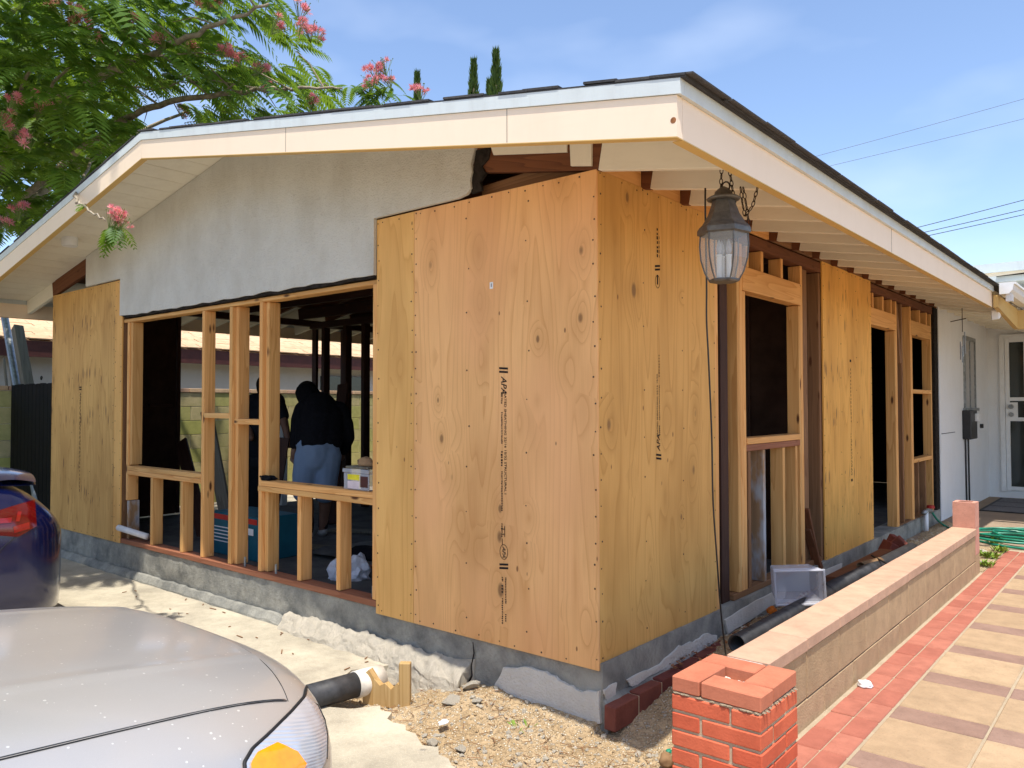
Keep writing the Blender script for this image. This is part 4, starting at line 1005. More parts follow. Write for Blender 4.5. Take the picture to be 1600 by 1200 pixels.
def car(shape, name, loc, label, mat):
    e = empty(name, loc, label, 'car'); mb = MB(); rings = [[mb.bm.verts.new(p) for p in shape.ring(y)] for y in station_list(shape.L)]
    for a, b in zip(rings, rings[1:]):
        for k in range(len(a)-1): mb.bm.faces.new((a[k], a[k+1], b[k+1], b[k]))
    mb.bm.faces.new(rings[0]); mb.bm.faces.new(rings[-1][::-1])
    for a, b in zip(rings, rings[1:]): mb.bm.faces.new((a[-1], a[0], b[0], b[-1]))
    bmesh.ops.recalc_face_normals(mb.bm, faces=mb.bm.faces); bvh = BVHTree.FromBMesh(mb.bm)
    body = mb.build('body', mat, e, True)
    return e, body, bvh
def hitp(bvh, px, py, off=.003):
    d = ray(px, py).normalized(); h = bvh.ray_cast(CAMP, d)
    if h[0] is None: return None
    n = h[1] if h[1].dot(d) < 0 else -h[1]
    return h[0]+n*off
def poly_at(pl, t):
    n = len(pl)-1; i = min(n-1, int(t*n)); f = t*n-i
    return (pl[i][0]+(pl[i+1][0]-pl[i][0])*f, pl[i][1]+(pl[i+1][1]-pl[i][1])*f)
def patch(bvh, left, right, nu, nv, off, name, mat, parent):
    mb = MB(); g = []
    for i in range(nu+1):
        a, b = poly_at(left, i/nu), poly_at(right, i/nu); row = []
        for j in range(nv+1):
            p = hitp(bvh, a[0]+(b[0]-a[0])*j/nv, a[1]+(b[1]-a[1])*j/nv, off); row.append(mb.bm.verts.new(p) if p else None)
        g.append(row)
    for i in range(nu):
        for j in range(nv):
            q = (g[i][j], g[i+1][j], g[i+1][j+1], g[i][j+1])
            if all(q): mb.bm.faces.new(q)
    return mb.build(name, mat, parent, True)
def line_on(bvh, pl, off, r, name, mat, parent, n=40):
    pts = [hitp(bvh, *poly_at(pl, i/n), off) for i in range(n+1)]; pts = [p for p in pts if p]
    return MB().tube(pts, r, 6).build(name, mat, parent, True) if len(pts) > 2 else None
def wheels(e, shape, ys, zg, x=.80):
    for y in ys:
        for s in (1, -1):
            c = Vector((shape.xc+s*x, shape.yn+y, zg+.31)); mb = MB(); prof = [(.19, -.09), (.27, -.10), (.305, -.085), (.31, -.05), (.31, .05), (.305, .085), (.27, .10), (.19, .09)]
            rings = [[mb.bm.verts.new(c+Vector((h, r*math.cos(k*.2618), r*math.sin(k*.2618)))) for k in range(24)] for r, h in prof]
            for a, b in zip(rings, rings[1:]+rings[:1]):
                for k in range(24): mb.bm.faces.new((a[k], a[(k+1) % 24], b[(k+1) % 24], b[k]))
            w = mb.build('wheel', 'tyre', e, True); mr = MB()
            mr.tube([c+Vector((s*.06, 0, 0)), c+Vector((s*.075, 0, 0))], [.05, .045], 12)
            for k in range(5):
                a = k*1.2566; mr.obox(c+Vector((s*.065, .11*math.cos(a), .11*math.sin(a))), (1, 0, 0), (0, math.cos(a), math.sin(a)), (0, -math.sin(a), math.cos(a)), .012, .085, .025)
            mr.build('rim', 'rimm', w)
def cabin(e, shape, y0, y1, zt, mat, belt):
    def dome(f, g0, g1, nm, m, zlo):
        mb = MB()
        def P(u, v):
            yy = y0+(y1-y0)*u; x = (v*2-1); prof = max(0.0, 1-abs(2*u-1)**3.2)**.55
            h = zlo(yy)+(zt-zlo(yy))*prof*max(0, 1-abs(x)**4)**.5*g1
            return Vector((shape.xc+x*f*(.62+.38*(1-prof*.75)), shape.yn+yy, h-g0))
        mb.grid(P, 26, 20); return mb.build(nm, m, e, True)
    dome(.82, 0, 1.0, 'greenhouse', 'dark_glass', lambda y: belt(y)-.03)
    mb = MB(); ym = (y0+y1)/2
    mb.grid(lambda u, v: Vector((shape.xc+(v*2-1)*.56, shape.yn+ym+.75*(u*2-1), zt+.006-.03*(v*2-1)**2-.03*(u*2-1)**2)), 8, 8); mb.build('roof_panel', mat, e, True)
silver_shape = CarShape(-.46, -1.50, .90, lambda y: .47+.155*min(1, max(0, (-y-.12)/1.2))**.8, .20, -.13, 4.7, .62)
sc1, body1, bvh1 = car(silver_shape, 'silver_car', (-.46, -1.5, -.25), 'silver beige car parked nose to the house on the driveway, dusty hood', 'silver')
# hood shell with shut lines
sh = silver_shape
def hoodP(x, y, o=.004): return Vector((sh.xc+x, sh.yn+y, sh.S(x, y)+o))
def hood_edge(v): return -.185-.10*abs(v)**3.0
mb = MB(); mb.grid(lambda u, v: (lambda x, vv: hoodP(x, hood_edge(vv)+(-1.38-hood_edge(vv))*u, .0025+.004*max(0, 1-abs(abs(vv)-.62)/.05)))((v*2-1)*(.685+.03*u), v*2-1), 50, 60)
hood = mb.build('hood', 'silver', sc1, True)
for s in (1, -1):
    MB().tube([hoodP(s*(.690+.03*u/30), hood_edge(1)+(-1.38-hood_edge(1))*u/30, .0009) for u in range(31)], .0012, 6).build('shut_line', 'rubber', sc1)
MB().tube([hoodP((v/30-1)*.690, hood_edge(v/30-1)+.004, -.0002) for v in range(61)], .0009, 6).build('shut_line', 'rubber', sc1)
lampL = [(474, 1086), (455, 1110), (425, 1140), (395, 1170), (384, 1190), (382, 1215)]
lampR = [(475, 1087), (494, 1103), (504, 1125), (509, 1150), (508, 1185), (495, 1215)]
hl = patch(bvh1, lampL, lampR, 24, 18, .004, 'headlight', 'lens', sc1)
patch(bvh1, [(430, 1163), (400, 1178), (389, 1196), (392, 1216)], [(432, 1163), (462, 1176), (475, 1194), (466, 1216)], 12, 12, .008, 'indicator', 'amber', hl)
line_on(bvh1, [(478, 1075), (474, 1090), (455, 1112), (425, 1142), (394, 1170), (381, 1192), (382, 1214)], .003, .0045, 'lamp_seal', 'rubber', hl)
line_on(bvh1, [(478, 1092), (496, 1102), (507, 1125), (511, 1150), (510, 1186)], .002, .0014, 'lamp_edge', 'rubber', hl)
wheels(sc1, sh, (-.95, -3.65), -.25); cabin(sc1, sh, -1.25, -3.9, 1.15, 'silver', lambda y: .60)
MB().box(sh.xc-.5, sh.xc+.5, sh.yn-.06, sh.yn-.0, -.02, .10, .02).build('grille', 'rubber', sc1)

blue_shape = CarShape(-4.22, -.86, .92, lambda y: .74+.05*min(1, -y/1.2), .34, -.10, 4.6, .42, 3.6, .50, 2.0, 1.1)
sc2, body2, bvh2 = car(blue_shape, 'blue_car', (-4.22, -.86, -.22), 'deep blue car backed up to the house, red tail light showing', 'bluecar')
tl = patch(bvh2, [(-60, 818), (-10, 800), (30, 788), (54, 781)], [(-60, 842), (-10, 836), (28, 839), (57, 822)], 20, 8, .004, 'tail_light', 'redlens', sc2)
patch(bvh2, [(27, 800), (24, 815)], [(33, 800), (30, 815)], 4, 3, .007, 'light_bar', 'redlit', tl)
patch(bvh2, [(-50, 814), (-50, 822)], [(18, 809), (17, 817)], 3, 10, .007, 'light_bar', 'redlit', tl)
patch(bvh2, [(20, 823), (45, 816)], [(22, 833), (46, 826)], 6, 3, .006, 'reflector', 'redlit', tl)
line_on(bvh2, [(25, 838), (10, 850), (-10, 870)], .002, .002, 'shut_line', 'rubber', sc2)
pass
wheels(sc2, blue_shape, (-1.05, -3.75), -.222, .82); cabin(sc2, blue_shape, -.75, -3.7, 1.22, 'bluecar', lambda y: .74)
mb = MB(); mb.grid(lambda u, v: Vector((blue_shape.xc+(v*2-1)*.74, blue_shape.yn-.20-.22*u-.06*(v*2-1)**4, .77+.025*math.sin(u*2.2)-.05*(v*2-1)**4)), 10, 20)
mb.grid(lambda u, v: Vector((blue_shape.xc+(v*2-1)*.74, blue_shape.yn-.20-.22*u-.06*(v*2-1)**4, .752+.01*u-.05*(v*2-1)**4)), 10, 20); mb.build('spoiler', 'bluecar', sc2, True)

# ------------------------------------------------------------------ people
def blob(name, chains, mat, parent, voxel=.012, it=4):
    mb = MB()
    for ch in chains:
        pts = [Vector(p[0]) for p in ch]; rs = [p[1] for p in ch]; fine = []; fr = []
        for i in range(len(pts)-1):
            for k in range(5): fine.append(pts[i].lerp(pts[i+1], k/5)); fr.append(rs[i]+(rs[i+1]-rs[i])*k/5)
        fine.append(pts[-1]); fr.append(rs[-1])
        if len(fine) > 1: mb.tube(fine, fr, 12)
        for p, r in zip(pts, rs):
            res = bmesh.ops.create_icosphere(mb.bm, subdivisions=2, radius=r); bmesh.ops.translate(mb.bm, verts=res['verts'], vec=p)
    o = mb.build(name, mat, None, True)
    m = o.modifiers.new('r', 'REMESH'); m.mode = 'VOXEL'; m.voxel_size = voxel; s = o.modifiers.new('s', 'SMOOTH'); s.iterations = it; s.factor = .5
    bpy.context.view_layer.update(); dg = bpy.context.evaluated_depsgraph_get(); me = bpy.data.meshes.new_from_object(o.evaluated_get(dg)); me.name = name
    bpy.data.objects.remove(o)
    b = wloc(parent); me.transform(Matrix.Translation(-b))
    for p in me.polygons: p.use_smooth = True
    return link(bpy.data.objects.new(name, me), parent)
def A(x, y, d, r): return (at(x, y, d), r)
f1 = onZ(500, 838, .006)
per1 = empty('person', f1, 'person in black hooded sweatshirt and blue grey shorts bending over inside the house, back turned', 'person')
body = [[A(480, 612, 7.48, .085), A(483, 624, 7.46, .075), A(490, 632, 7.38, .055), A(497, 660, 7.15, .12), A(497, 700, 7.05, .13)],
        [A(485, 715, 7.05, .085), A(478, 768, 7.0, .062), A(482, 800, 7.08, .052), A(480, 834, 7.12, .036)],
        [A(510, 715, 7.05, .085), A(508, 768, 7.02, .062), A(507, 798, 7.1, .050), A(504, 828, 7.13, .036)],
        [A(468, 648, 7.22, .05), A(462, 680, 7.12, .042), A(461, 698, 7.1, .030), A(460, 706, 7.1, .034), A(459, 712, 7.1, .030)],
        [A(530, 650, 7.22, .05), A(544, 682, 7.2, .042), A(536, 706, 7.35, .030), A(533, 715, 7.4, .033)]]
for k, (dx, L) in enumerate(((-5, 7), (-2, 10), (1.5, 10.5), (4.5, 9))):
    body.append([A(459+dx*.7, 711, 7.1, .0095), A(459+dx, 716+L*.4, 7.09, .009), A(460+dx*.8, 714+L, 7.08, .0075)])
body.append([A(463, 706, 7.09, .011), A(467, 712, 7.07, .010), A(467.5, 717, 7.06, .008)])
b1 = blob('body', body, 'skin', per1, .0075, 3)
blob('hair', [[A(480, 610, 7.47, .098), A(483, 620, 7.44, .09)]], 'hair', per1, .012)
blob('hooded_sweatshirt', [[A(479, 614, 7.46, .108), A(484, 622, 7.40, .115), A(492, 634, 7.32, .13)],
      [A(483, 640, 7.26, .12), A(520, 645, 7.26, .12)], [A(500, 640, 7.26, .17), A(500, 662, 7.15, .185), A(497, 684, 7.06, .165), A(496, 692, 7.04, .16)],
      [A(512, 655, 7.2, .16), A(513, 690, 7.06, .13)], [A(482, 655, 7.2, .12), A(482, 690, 7.06, .12)],
      [A(474, 640, 7.26, .085), A(467, 655, 7.22, .072), A(463, 680, 7.12, .058), A(461, 696, 7.1, .046)],
      [A(530, 642, 7.26, .09), A(540, 664, 7.22, .075), A(544, 684, 7.2, .062), A(537, 704, 7.33, .046)]], 'hoodie', per1, .012)
blob('shorts', [[A(483, 694, 7.05, .12), A(512, 694, 7.05, .12)], [A(497, 700, 7.04, .165), A(497, 715, 7.03, .16)], [A(482, 712, 7.03, .125), A(477, 742, 7.0, .115), A(475, 768, 6.99, .105)],
      [A(513, 712, 7.03, .12), A(510, 742, 7.02, .108), A(508, 770, 7.02, .098)]], 'shorts', per1, .012)
for x, y, dd in ((481, 834, 7.12), (504, 828, 7.13)):
    blob('sock', [[A(x+2, y-24, dd, .048), A(x+1, y-6, dd, .046)]], 'sock', per1, .012)
    blob('shoe', [[A(x+1, y+2, dd, .045), A(x-3, y+8, dd+.12, .04), A(x-5, y+8.5, dd+.2, .03)]], 'shoe', per1, .012)
f2 = onZ(415, 815, .006)
per2 = empty('person', f2, 'person in dark short sleeved shirt behind the studs, arm reaching down to a dark board', 'person')
b2_ = [[A(416, 603, 7.75, .09), A(416, 616, 7.75, .07), A(412, 640, 7.7, .12), A(408, 690, 7.65, .13)],
       [A(398, 700, 7.65, .085), A(396, 760, 7.65, .06), A(396, 812, 7.68, .04)], [A(415, 700, 7.65, .085), A(417, 760, 7.65, .06), A(416, 812, 7.68, .04)],
       [A(433, 630, 7.68, .055), A(443, 656, 7.6, .044), A(448, 676, 7.52, .034), A(450, 686, 7.48, .030), A(451, 691, 7.46, .030)],
       [A(394, 632, 7.72, .055), A(386, 660, 7.6, .044), A(392, 684, 7.45, .034)]]
for k in range(4): b2_.append([A(450+k*1.6, 690, 7.46, .009), A(450+k*1.8, 696, 7.45, .0085), A(449+k*1.8, 700, 7.45, .007)])
b2_.append([A(447, 688, 7.46, .010), A(445, 694, 7.45, .009)])
blob('body', b2_, 'skin', per2, .008, 3)
blob('hair', [[A(416, 600, 7.75, .10), A(416, 608, 7.77, .095)]], 'hair', per2, .012)
blob('shirt', [[A(398, 630, 7.7, .10), A(430, 628, 7.7, .10)], [A(413, 640, 7.7, .16), A(410, 670, 7.66, .17), A(408, 704, 7.65, .165)], [A(432, 628, 7.69, .08), A(441, 650, 7.62, .068)], [A(394, 632, 7.7, .08), A(388, 652, 7.62, .068)]], 'shirt', per2, .012)
blob('trousers', [[A(408, 706, 7.65, .15), A(408, 716, 7.65, .15)], [A(398, 715, 7.65, .105), A(396, 770, 7.65, .085), A(396, 806, 7.67, .075)], [A(417, 715, 7.65, .105), A(418, 770, 7.65, .085), A(417, 806, 7.67, .075)]], 'sock', per2, .012)
for x in (396, 417): blob('shoe', [[A(x, 812, 7.67, .045), A(x-4, 817, 7.6, .04)]], 'shoe', per2, .012)
db = MB(); p0 = at(442, 684, 7.40); p1 = at(424, 800, 7.35); ax = (p1-p0)
db.obox((p0+p1)/2, ax, ax.cross(Vector((-.64, .77, 0))), ax.cross(ax.cross(Vector((-.64, .77, 0)))), ax.length/2, .062, .012, .002)
tag(db.build('dark_board', 'dark_beam', origin=p1), 'dark brown board held upright by the person in the short sleeved shirt', 'board')

# ------------------------------------------------------------------ silk tree
rt = random.Random(77)
def project(p):
    d = Vector(p)-CAMP; z = d.dot(_f)
    return (800+FPX*d.dot(_r2)/z, 600-FPX*d.dot(_u2)/z, z) if z > .1 else (9e9, 9e9, z)
def inpoly(x, y, pl):
    c = False; n = len(pl)
    for i in range(n):
        (x0, y0), (x1, y1) = pl[i], pl[(i+1) % n]
        if (y0 > y) != (y1 > y) and x < (x1-x0)*(y-y0)/(y1-y0)+x0: c = not c
    return c
def frond(mb, base, d, L, up, rnd, droop=.5, npair=11):
    """one bipinnate leaf: arched stalk with narrow drooping leaflets"""
    d = d.normalized(); side = d.cross(up).normalized(); bm = mb.bm
    pts = []
    for i in range(npair+3):
        t = i/(npair+2); pts.append(base+d*(L*t)+Vector((0, 0, -1))*(droop*L*t*t))
    prev = None
    for i, p in enumerate(pts):
        w = .0022*(1-.6*i/len(pts)); a, b = bm.verts.new(p+side*w), bm.verts.new(p-side*w)
        if prev: bm.faces.new((prev[0], prev[1], b, a))
        prev = (a, b)
    for i in range(3, npair+3):
        t = (i-2)/npair; p = pts[i]; tg = (pts[min(i+1, len(pts)-1)]-pts[i-1]).normalized(); nrm = side.cross(tg).normalized()
        l = L*.40*(math.sin(math.pi*(.18+.72*t))**.7)*rnd.uniform(.88, 1.1); w = l*.10+.003
        for s in (1, -1):
            o = (side*s*.88+tg*.42-nrm*0+Vector((0, 0, -.12))).normalized(); q = tg.cross(Vector((0, 0, 0)))
            wd = (tg-o*tg.dot(o)).normalized()
            m1 = p+o*(l*.45); m2 = p+o*(l)+Vector((0, 0, -.16*l))
            a = bm.verts.new(p); b = bm.verts.new(m1+wd*w); c = bm.verts.new(m2); e = bm.verts.new(m1-wd*w)
            bm.faces.new((a, b, c)); bm.faces.new((a, c, e))
tree = empty('silk_tree', (-8.9, -1.0, -.22), 'silk tree with feathery green fronds and pink blossoms arching over the roof', 'tree')
trunk = [(-8.9, -1.0, -.25), (-8.8, -.95, .8), (-8.6, -.8, 1.7), (-8.35, -.6, 2.5)]
MB().tube(smooth_path(trunk), [.19-.10*i/18 for i in range(19)], 12).build('trunk', 'bark', tree, True)
fork = Vector((-8.35, -.6, 2.5))
def limb(pts, r0, r1, name='branch'):
    q = smooth_path(pts, 6); n = len(q)
    for i in range(1, n-1): q[i] = q[i]+Vector((rt.uniform(-1, 1), rt.uniform(-1, 1), rt.uniform(-1, 1)))*.014
    return MB().tube(q, [r0+(r1-r0)*i/(n-1) for i in range(n)], 8).build(name, 'bark', tree, True), q
LB = []
for pts, r0, r1 in (
    ([fork, at(20, 230, 8.2), at(75, 165, 8.0), at(160, 118, 6.9), at(245, 80, 6.5), at(340, 38, 6.3), at(420, 6, 6.2)], .06, .010),
    ([fork, at(90, 262, 8.6), at(205, 182, 7.6), at(290, 155, 7.2), at(400, 140, 7.0), at(470, 139, 6.9), at(535, 138, 6.9)], .045, .007),
    ([fork, (-8.2, -.9, 3.6), (-7.4, -1.4, 4.6), (-6.2, -1.7, 5.1), (-4.6, -1.8, 5.4)], .08, .015),
    ([fork, (-8.4, .2, 3.4), (-8.3, 1.2, 4.4), (-7.6, 2.0, 5.0)], .07, .015),
    ([fork, (-9.2, -.9, 3.8), (-10.2, -1.2, 4.9), (-11.2, -1.2, 5.3)], .08, .015),
    ([fork, (-8.3, -.6, 4.0), (-7.8, -.2, 5.2), (-6.9, .4, 6.0)], .07, .012),
    ([at(160, 118, 7.8), at(200, 135, 7.7), at(240, 138, 7.6), at(285, 128, 7.5)], .014, .006),
    ([at(205, 182, 8.3), at(150, 245, 7.4), at(120, 300, 5.9), at(128, 318, 5.0), at(140, 328, 4.75), at(165, 345, 4.6)], .016, .004),
    ([at(60, 178, 8.0), at(90, 120, 7.4), at(150, 85, 7.0)], .02, .007),
    ([at(20, 230, 8.2), at(40, 120, 7.6), at(100, 60, 7.2)], .025, .007)):
    LB.append(limb(pts, r0, r1)[1])
MASK = [(-3000, -3000), (455, -3000), (462, 0), (478, 20), (500, 40), (516, 75), (512, 100), (538, 128), (556, 148), (548, 168), (440, 185), (240, 205), (210, 215), (120, 300), (0, 395), (-3000, 395)]
GAPS = [[(210, 140), (250, 132), (320, 128), (338, 145), (300, 150), (252, 170), (215, 178), (196, 168)], [(345, 28), (405, 38), (400, 66), (345, 62)], [(230, 178), (300, 162), (310, 190), (232, 196)], [(395, 150), (430, 150), (430, 170), (395, 172)]]
def roof_z(x, y): return du(x)+.05 if (-7.2 < x < .8 and -.7 < y < 10) else -1
fol = MB(); cnt = 0; tries = 0
while cnt < 2500 and tries < 90000:
    tries += 1
    a = Vector((rt.gauss(0, 1), rt.gauss(0, 1), rt.gauss(0, 1))).normalized()*(rt.random()**.38)
    p = Vector((-6.9, -.15, 4.55))+Vector((a.x*3.5, a.y*2.7, a.z*1.75))
    x, y, z = project(p)
    L = rt.uniform(.30, .50)
    out = Vector((a.x, a.y, .15+.3*rt.random())).normalized(); out = (out+Vector((rt.uniform(-.7, .7), rt.uniform(-.7, .7), rt.uniform(-.2, .35)))).normalized()
    tipx, tipy, _z = project(p+out*L*.8+Vector((0, 0, -.2*L)))
    tip2 = p+out*L+Vector((0, 0, -.5*L))
    if -80 < x < 1700 and -60 < y < 1250:
        if not inpoly(x, y, MASK) or not inpoly(tipx, tipy, MASK): continue
        if any(inpoly(x, y, g) or inpoly(tipx, tipy, g) for g in GAPS): continue
    if p.z < roof_z(p.x, p.y)+.14 or tip2.z < roof_z(tip2.x, tip2.y)+.05: continue
    frond(fol, p, out, L, Vector((0, 0, 1)), rt, rt.uniform(.45, 1.1)); cnt += 1
# the spray reaching out over the ridge, and the twig hanging before the gable
for (px, py, d) in [(540, 138, 7.7), (560, 140, 7.6), (575, 135, 7.6), (590, 130, 7.6), (600, 126, 7.55), (612, 134, 7.5), (585, 148, 7.6), (560, 148, 7.7), (600, 145, 7.5), (625, 150, 7.5), (548, 134, 7.7), (570, 128, 7.6)]:
    for k in range(2): frond(fol, at(px, py, d), Vector((rt.uniform(-.7, .9), rt.uniform(-.6, .3), rt.uniform(-.1, .2))), rt.uniform(.2, .28), Vector((0, 0, 1)), rt, rt.uniform(.5, .9))
for k in range(9):
    frond(fol, at(178+rt.uniform(-8, 8), 352, 4.6), Vector((rt.uniform(-1, 1.2), rt.uniform(-.7, .7), rt.uniform(-.3, .1))), rt.uniform(.11, .16), Vector((0, 0, 1)), rt, rt.uniform(.6, 1.0), 8)
for k in range(2): frond(fol, at(135, 322, 4.8), Vector((rt.uniform(-1, 1), -.3, .1)), .07, Vector((0, 0, 1)), rt, .5, 7)
cr = fol.build('crown', 'frond', tree); cr['kind'] = 'stuff'
tw = MB()
for k in range(60):   # short twigs inside the crown
    q = rt.choice(LB[:6]); b = rt.choice(q[len(q)//3:]); e = b+Vector((rt.uniform(-.8, .8), rt.uniform(-.7, .7), rt.uniform(-.1, .6)))
    x, y, z = project(e)
    if -40 < x < 1600 and 0 < y < 1200 and (not inpoly(x, y, MASK) or any(inpoly(x, y, g) for g in GAPS)): continue
    if e.z < roof_z(e.x, e.y)+.1: continue
    tw.tube([b, b.lerp(e, .5)+Vector((0, 0, .05)), e], [.009, .006, .003], 5, False)
t_ = tw.build('twigs', 'bark', tree); t_['kind'] = 'stuff'
def puff(mb, c, r, rnd, n=46, up=Vector((0, 0, 1))):
    for k in range(n):
        d = (Vector((rnd.gauss(0, 1), rnd.gauss(0, 1), rnd.gauss(0, 1))).normalized()+up*.75).normalized(); s = d.orthogonal().normalized()*r*.07
        rr = r*rnd.uniform(.8, 1.05)
        f = mb.bm.faces.new([mb.bm.verts.new(q) for q in (c+d*rr*.08, c+d*rr*.5+s, c+d*rr, c+d*rr*.5-s)]); f.material_index = 0
        if k % 3 == 0:
            f = mb.bm.faces.new([mb.bm.verts.new(q) for q in (c, c+d*rr*.55+s*1.1, c+d*rr*.55-s*1.1)]); f.material_index = 1
fm = []
for v in range(4):
    mb = MB(); rnd = random.Random(v+50)
    for k in range(rnd.choice((4, 5, 6))):
        puff(mb, Vector((rnd.uniform(-.07, .07), rnd.uniform(-.07, .07), rnd.uniform(-.04, .07))), rnd.uniform(.044, .060), rnd)
    for k in range(16):
        a = Vector((0, 0, -.10)); b = Vector((rnd.uniform(-.08, .08), rnd.uniform(-.08, .08), rnd.uniform(0, .09)))
        n0 = len(mb.bm.faces); mb.tube([a, b], .0022, 3, False); mb.bm.faces.ensure_lookup_table()
        for f in mb.bm.faces[n0:]: f.material_index = 2
        n0 = len(mb.bm.faces); res = bmesh.ops.create_icosphere(mb.bm, subdivisions=1, radius=.006, matrix=Matrix.Translation(b)); mb.bm.faces.ensure_lookup_table()
        for f in mb.bm.faces[n0:]: f.material_index = 2
    fm.append(mb.mesh('blossom', [M['pinkfl'], M['whitefl'], M['pod']]))
spots = [(92, 8, 6.6), (118, 20, 6.6), (138, 42, 6.6), (110, 38, 6.7), (20, 160, 6.4), (8, 185, 6.4), (40, 218, 6.6), (15, 198, 6.5), (62, 168, 6.9), (433, 38, 7.0), (470, 40, 7.0), (484, 48, 6.9), (495, 56, 6.9), (470, 14, 7.1),
         (352, 78, 7.1), (372, 88, 7.1), (360, 95, 7.1), (298, 70, 7.2), (326, 2, 7.0), (286, 176, 8.3), (585, 118, 7.4), (600, 104, 7.4), (578, 128, 7.3), (606, 124, 7.4), (655, 146, 7.6), (418, 138, 7.8), (488, 158, 7.8), (405, 105, 7.2), (30, 330, 7.4), (8, 350, 7.4), (250, 58, 7.0), (200, 30, 6.8)]
for k, (px, py, d) in enumerate(spots):
    o = bpy.data.objects.new('blossom', fm[k % 4]); link(o, tree); d = d-.7 if px < 480 else d; p = at(px, py, d); o.location = p-tree.location; o.rotation_euler = (rt.uniform(-.4, .4), rt.uniform(-.4, .4), rt.uniform(0, 6)); s = rt.uniform(.8, 1.1); o.scale = (s, s, s)
for k, (px, py) in enumerate(((182, 338), (176, 345), (190, 347))):
    o = bpy.data.objects.new('blossom', fm[k]); link(o, tree); o.location = at(px, py, 4.55)-tree.location; o.scale = (.62,)*3; o.rotation_euler = (0, .3, k)
# ------------------------------------------------------------------ cypresses far behind
for k, (px, py, d, w, lab) in enumerate(((775, 84, 22, .42, 'tallest slim dark green cypress tip showing above the roof'), (740, 99, 22.5, .38, 'slim cypress tip just shorter than its tall neighbour above the roof'),
                                        (652, 119, 24, .34, 'small cypress tip above the roof beside the silk tree blossoms'), (764, 131, 25, .3, 'tiniest cypress tip peeping over the shingles'))):
    tp = at(px, py, d); e = empty('cypress_tree', (tp.x, tp.y, -.36), lab, 'cypress', 'cypresses beyond the roof'); Ht = tp.z+.36; mb = MB(); rc = random.Random(k)
    for i in range(2600):
        t = rc.random()**1.7; zz = tp.z-t*Ht*.92; r = w*min(1, .10+t*2.6)*(1 if t < .7 else 1-(t-.7)*1.6)*rc.uniform(.45, 1.05); a = rc.uniform(0, 6.283)
        b = Vector((tp.x+r*math.cos(a), tp.y+r*math.sin(a), zz)); o = Vector((math.cos(a)*.35, math.sin(a)*.35, 1)).normalized()
        L = rc.uniform(.10, .26); s = o.cross(Vector((rc.uniform(-1, 1), rc.uniform(-1, 1), .1))).normalized()*.03
        mb.bm.faces.new([mb.bm.verts.new(q) for q in (b-s, b+s, b+o*L)])
    c = mb.build('foliage', 'cypress', e); c['kind'] = 'stuff'
    MB().tube([(tp.x, tp.y, -.36), (tp.x, tp.y, tp.z-.3)], [.14, .02], 8).build('trunk', 'bark', e)

# ------------------------------------------------------------------ what stands beyond: neighbour, yard wall, gate, wires
nb = empty('neighbour_house', (-13, 4, -.3), 'neighbouring grey stucco house with tan shingle roof and dark red fascia seen through the studs', 'house')
MB().box(-18, -11.5, -7, 16, -.36, 2.1).build('wall', 'nb_wall', nb)
MB().box(-11.05, -11.0, -7.6, 16.6, 1.93, 2.17).build('fascia', 'nb_fascia', nb)
MB().box(-11.5, -11.06, -7.5, 16.5, 2.06, 2.1).build('soffit', 'nb_fascia', nb)
rn_ = random.Random(4)
for i in range(16):
    xa = -10.96-i*.2; xb = xa-.24; za = 2.19+i*.2*.30
    mb = MB(); y = -7.6
    while y < 16.6:
        w = rn_.uniform(.25, .42); j = rn_.uniform(0, .012)
        mb.obox(((xa+xb)/2, y+w/2, za+.045+j), (xb-xa, 0, .075), (0, 1, 0), Vector((xb-xa, 0, .075)).cross(Vector((0, 1, 0))), .125, w/2-.004, .008); y += w
    c = mb.build('shingle_course', 'nb_shingle', nb); c['kind'] = 'stuff'
MB().prism([(-11.0, 2.17), (-14.4, 3.17), (-18.2, 2.17)], 'Y', -7.55, 16.55).build('roof', 'nb_shingle', nb)
for y in (-1.2, 6.9): MB().box(-11.52, -11.46, y, y+1.1, .8, 1.8).build('window', 'dark_glass', nb)
yw = empty('yard_wall', (-8.8, 3, -.3), 'sunlit block yard wall with yellow green faces behind the house', 'yard wall')
for c in range(8):
    z0 = -.22+c*.2; off = 0 if c % 2 else .2
    for i in range(24):
        y0 = -1.6+off+i*.405
        k = ('yw',)
        if k not in _cache: _cache[k] = MB().box(-.07, .07, -.1975, .1975, -.096, .096, .003).mesh('block', M['yard_block'])
        o = bpy.data.objects.new('block', _cache[k]); link(o, yw); o.location = Vector((-8.8, y0+.2, z0+.1))-yw.location
MB().box(-8.866, -8.738, -1.6, 8.0, -.36, 1.385).build('mortar_core', 'yard_mortar', yw)
for i in range(30):
    y0 = -1.6+i*.325
    o = MB().box(-8.88, -8.715, y0, y0+.315, 1.386, 1.44, .004).build('coping', M['nb_shingle'] if i % 3 else M['cap'], yw)
for x0, x1 in ((-8.45, -6.95),):
    gt_ = empty('side_gate', ((x0+x1)/2, .3, -.2), 'black board gate at the left end of the house behind the blue car', 'gate')
    x = x0; k = 0
    while x < x1:
        o = MB().box(x, x+.105, .29, .315, -.18, 1.44+.004*(k % 3)).build('board', 'gate', gt_); x += .112; k += 1
    for z in (.1, 1.15): MB().box(x0, x1, .3155, .35, z, z+.08).build('rail', 'gate', gt_)
    MB().tube([(x0+.9+.03*math.cos(t*.5)*(1-t/20), .30, 1.50+.03*math.sin(t*.5)*(1-t/20)) for t in range(18)], .005, 5).build('scroll', 'gate', gt_)
MB_ = MB().box(-8.5, -6.43, .40, .44, -.36, -.15); tag(MB_.build('kerb', 'found'), 'low concrete kerb under the black gate', 'kerb', kind='structure')
a = onY(8, 500, .62); b = onY(25, 595, .5)
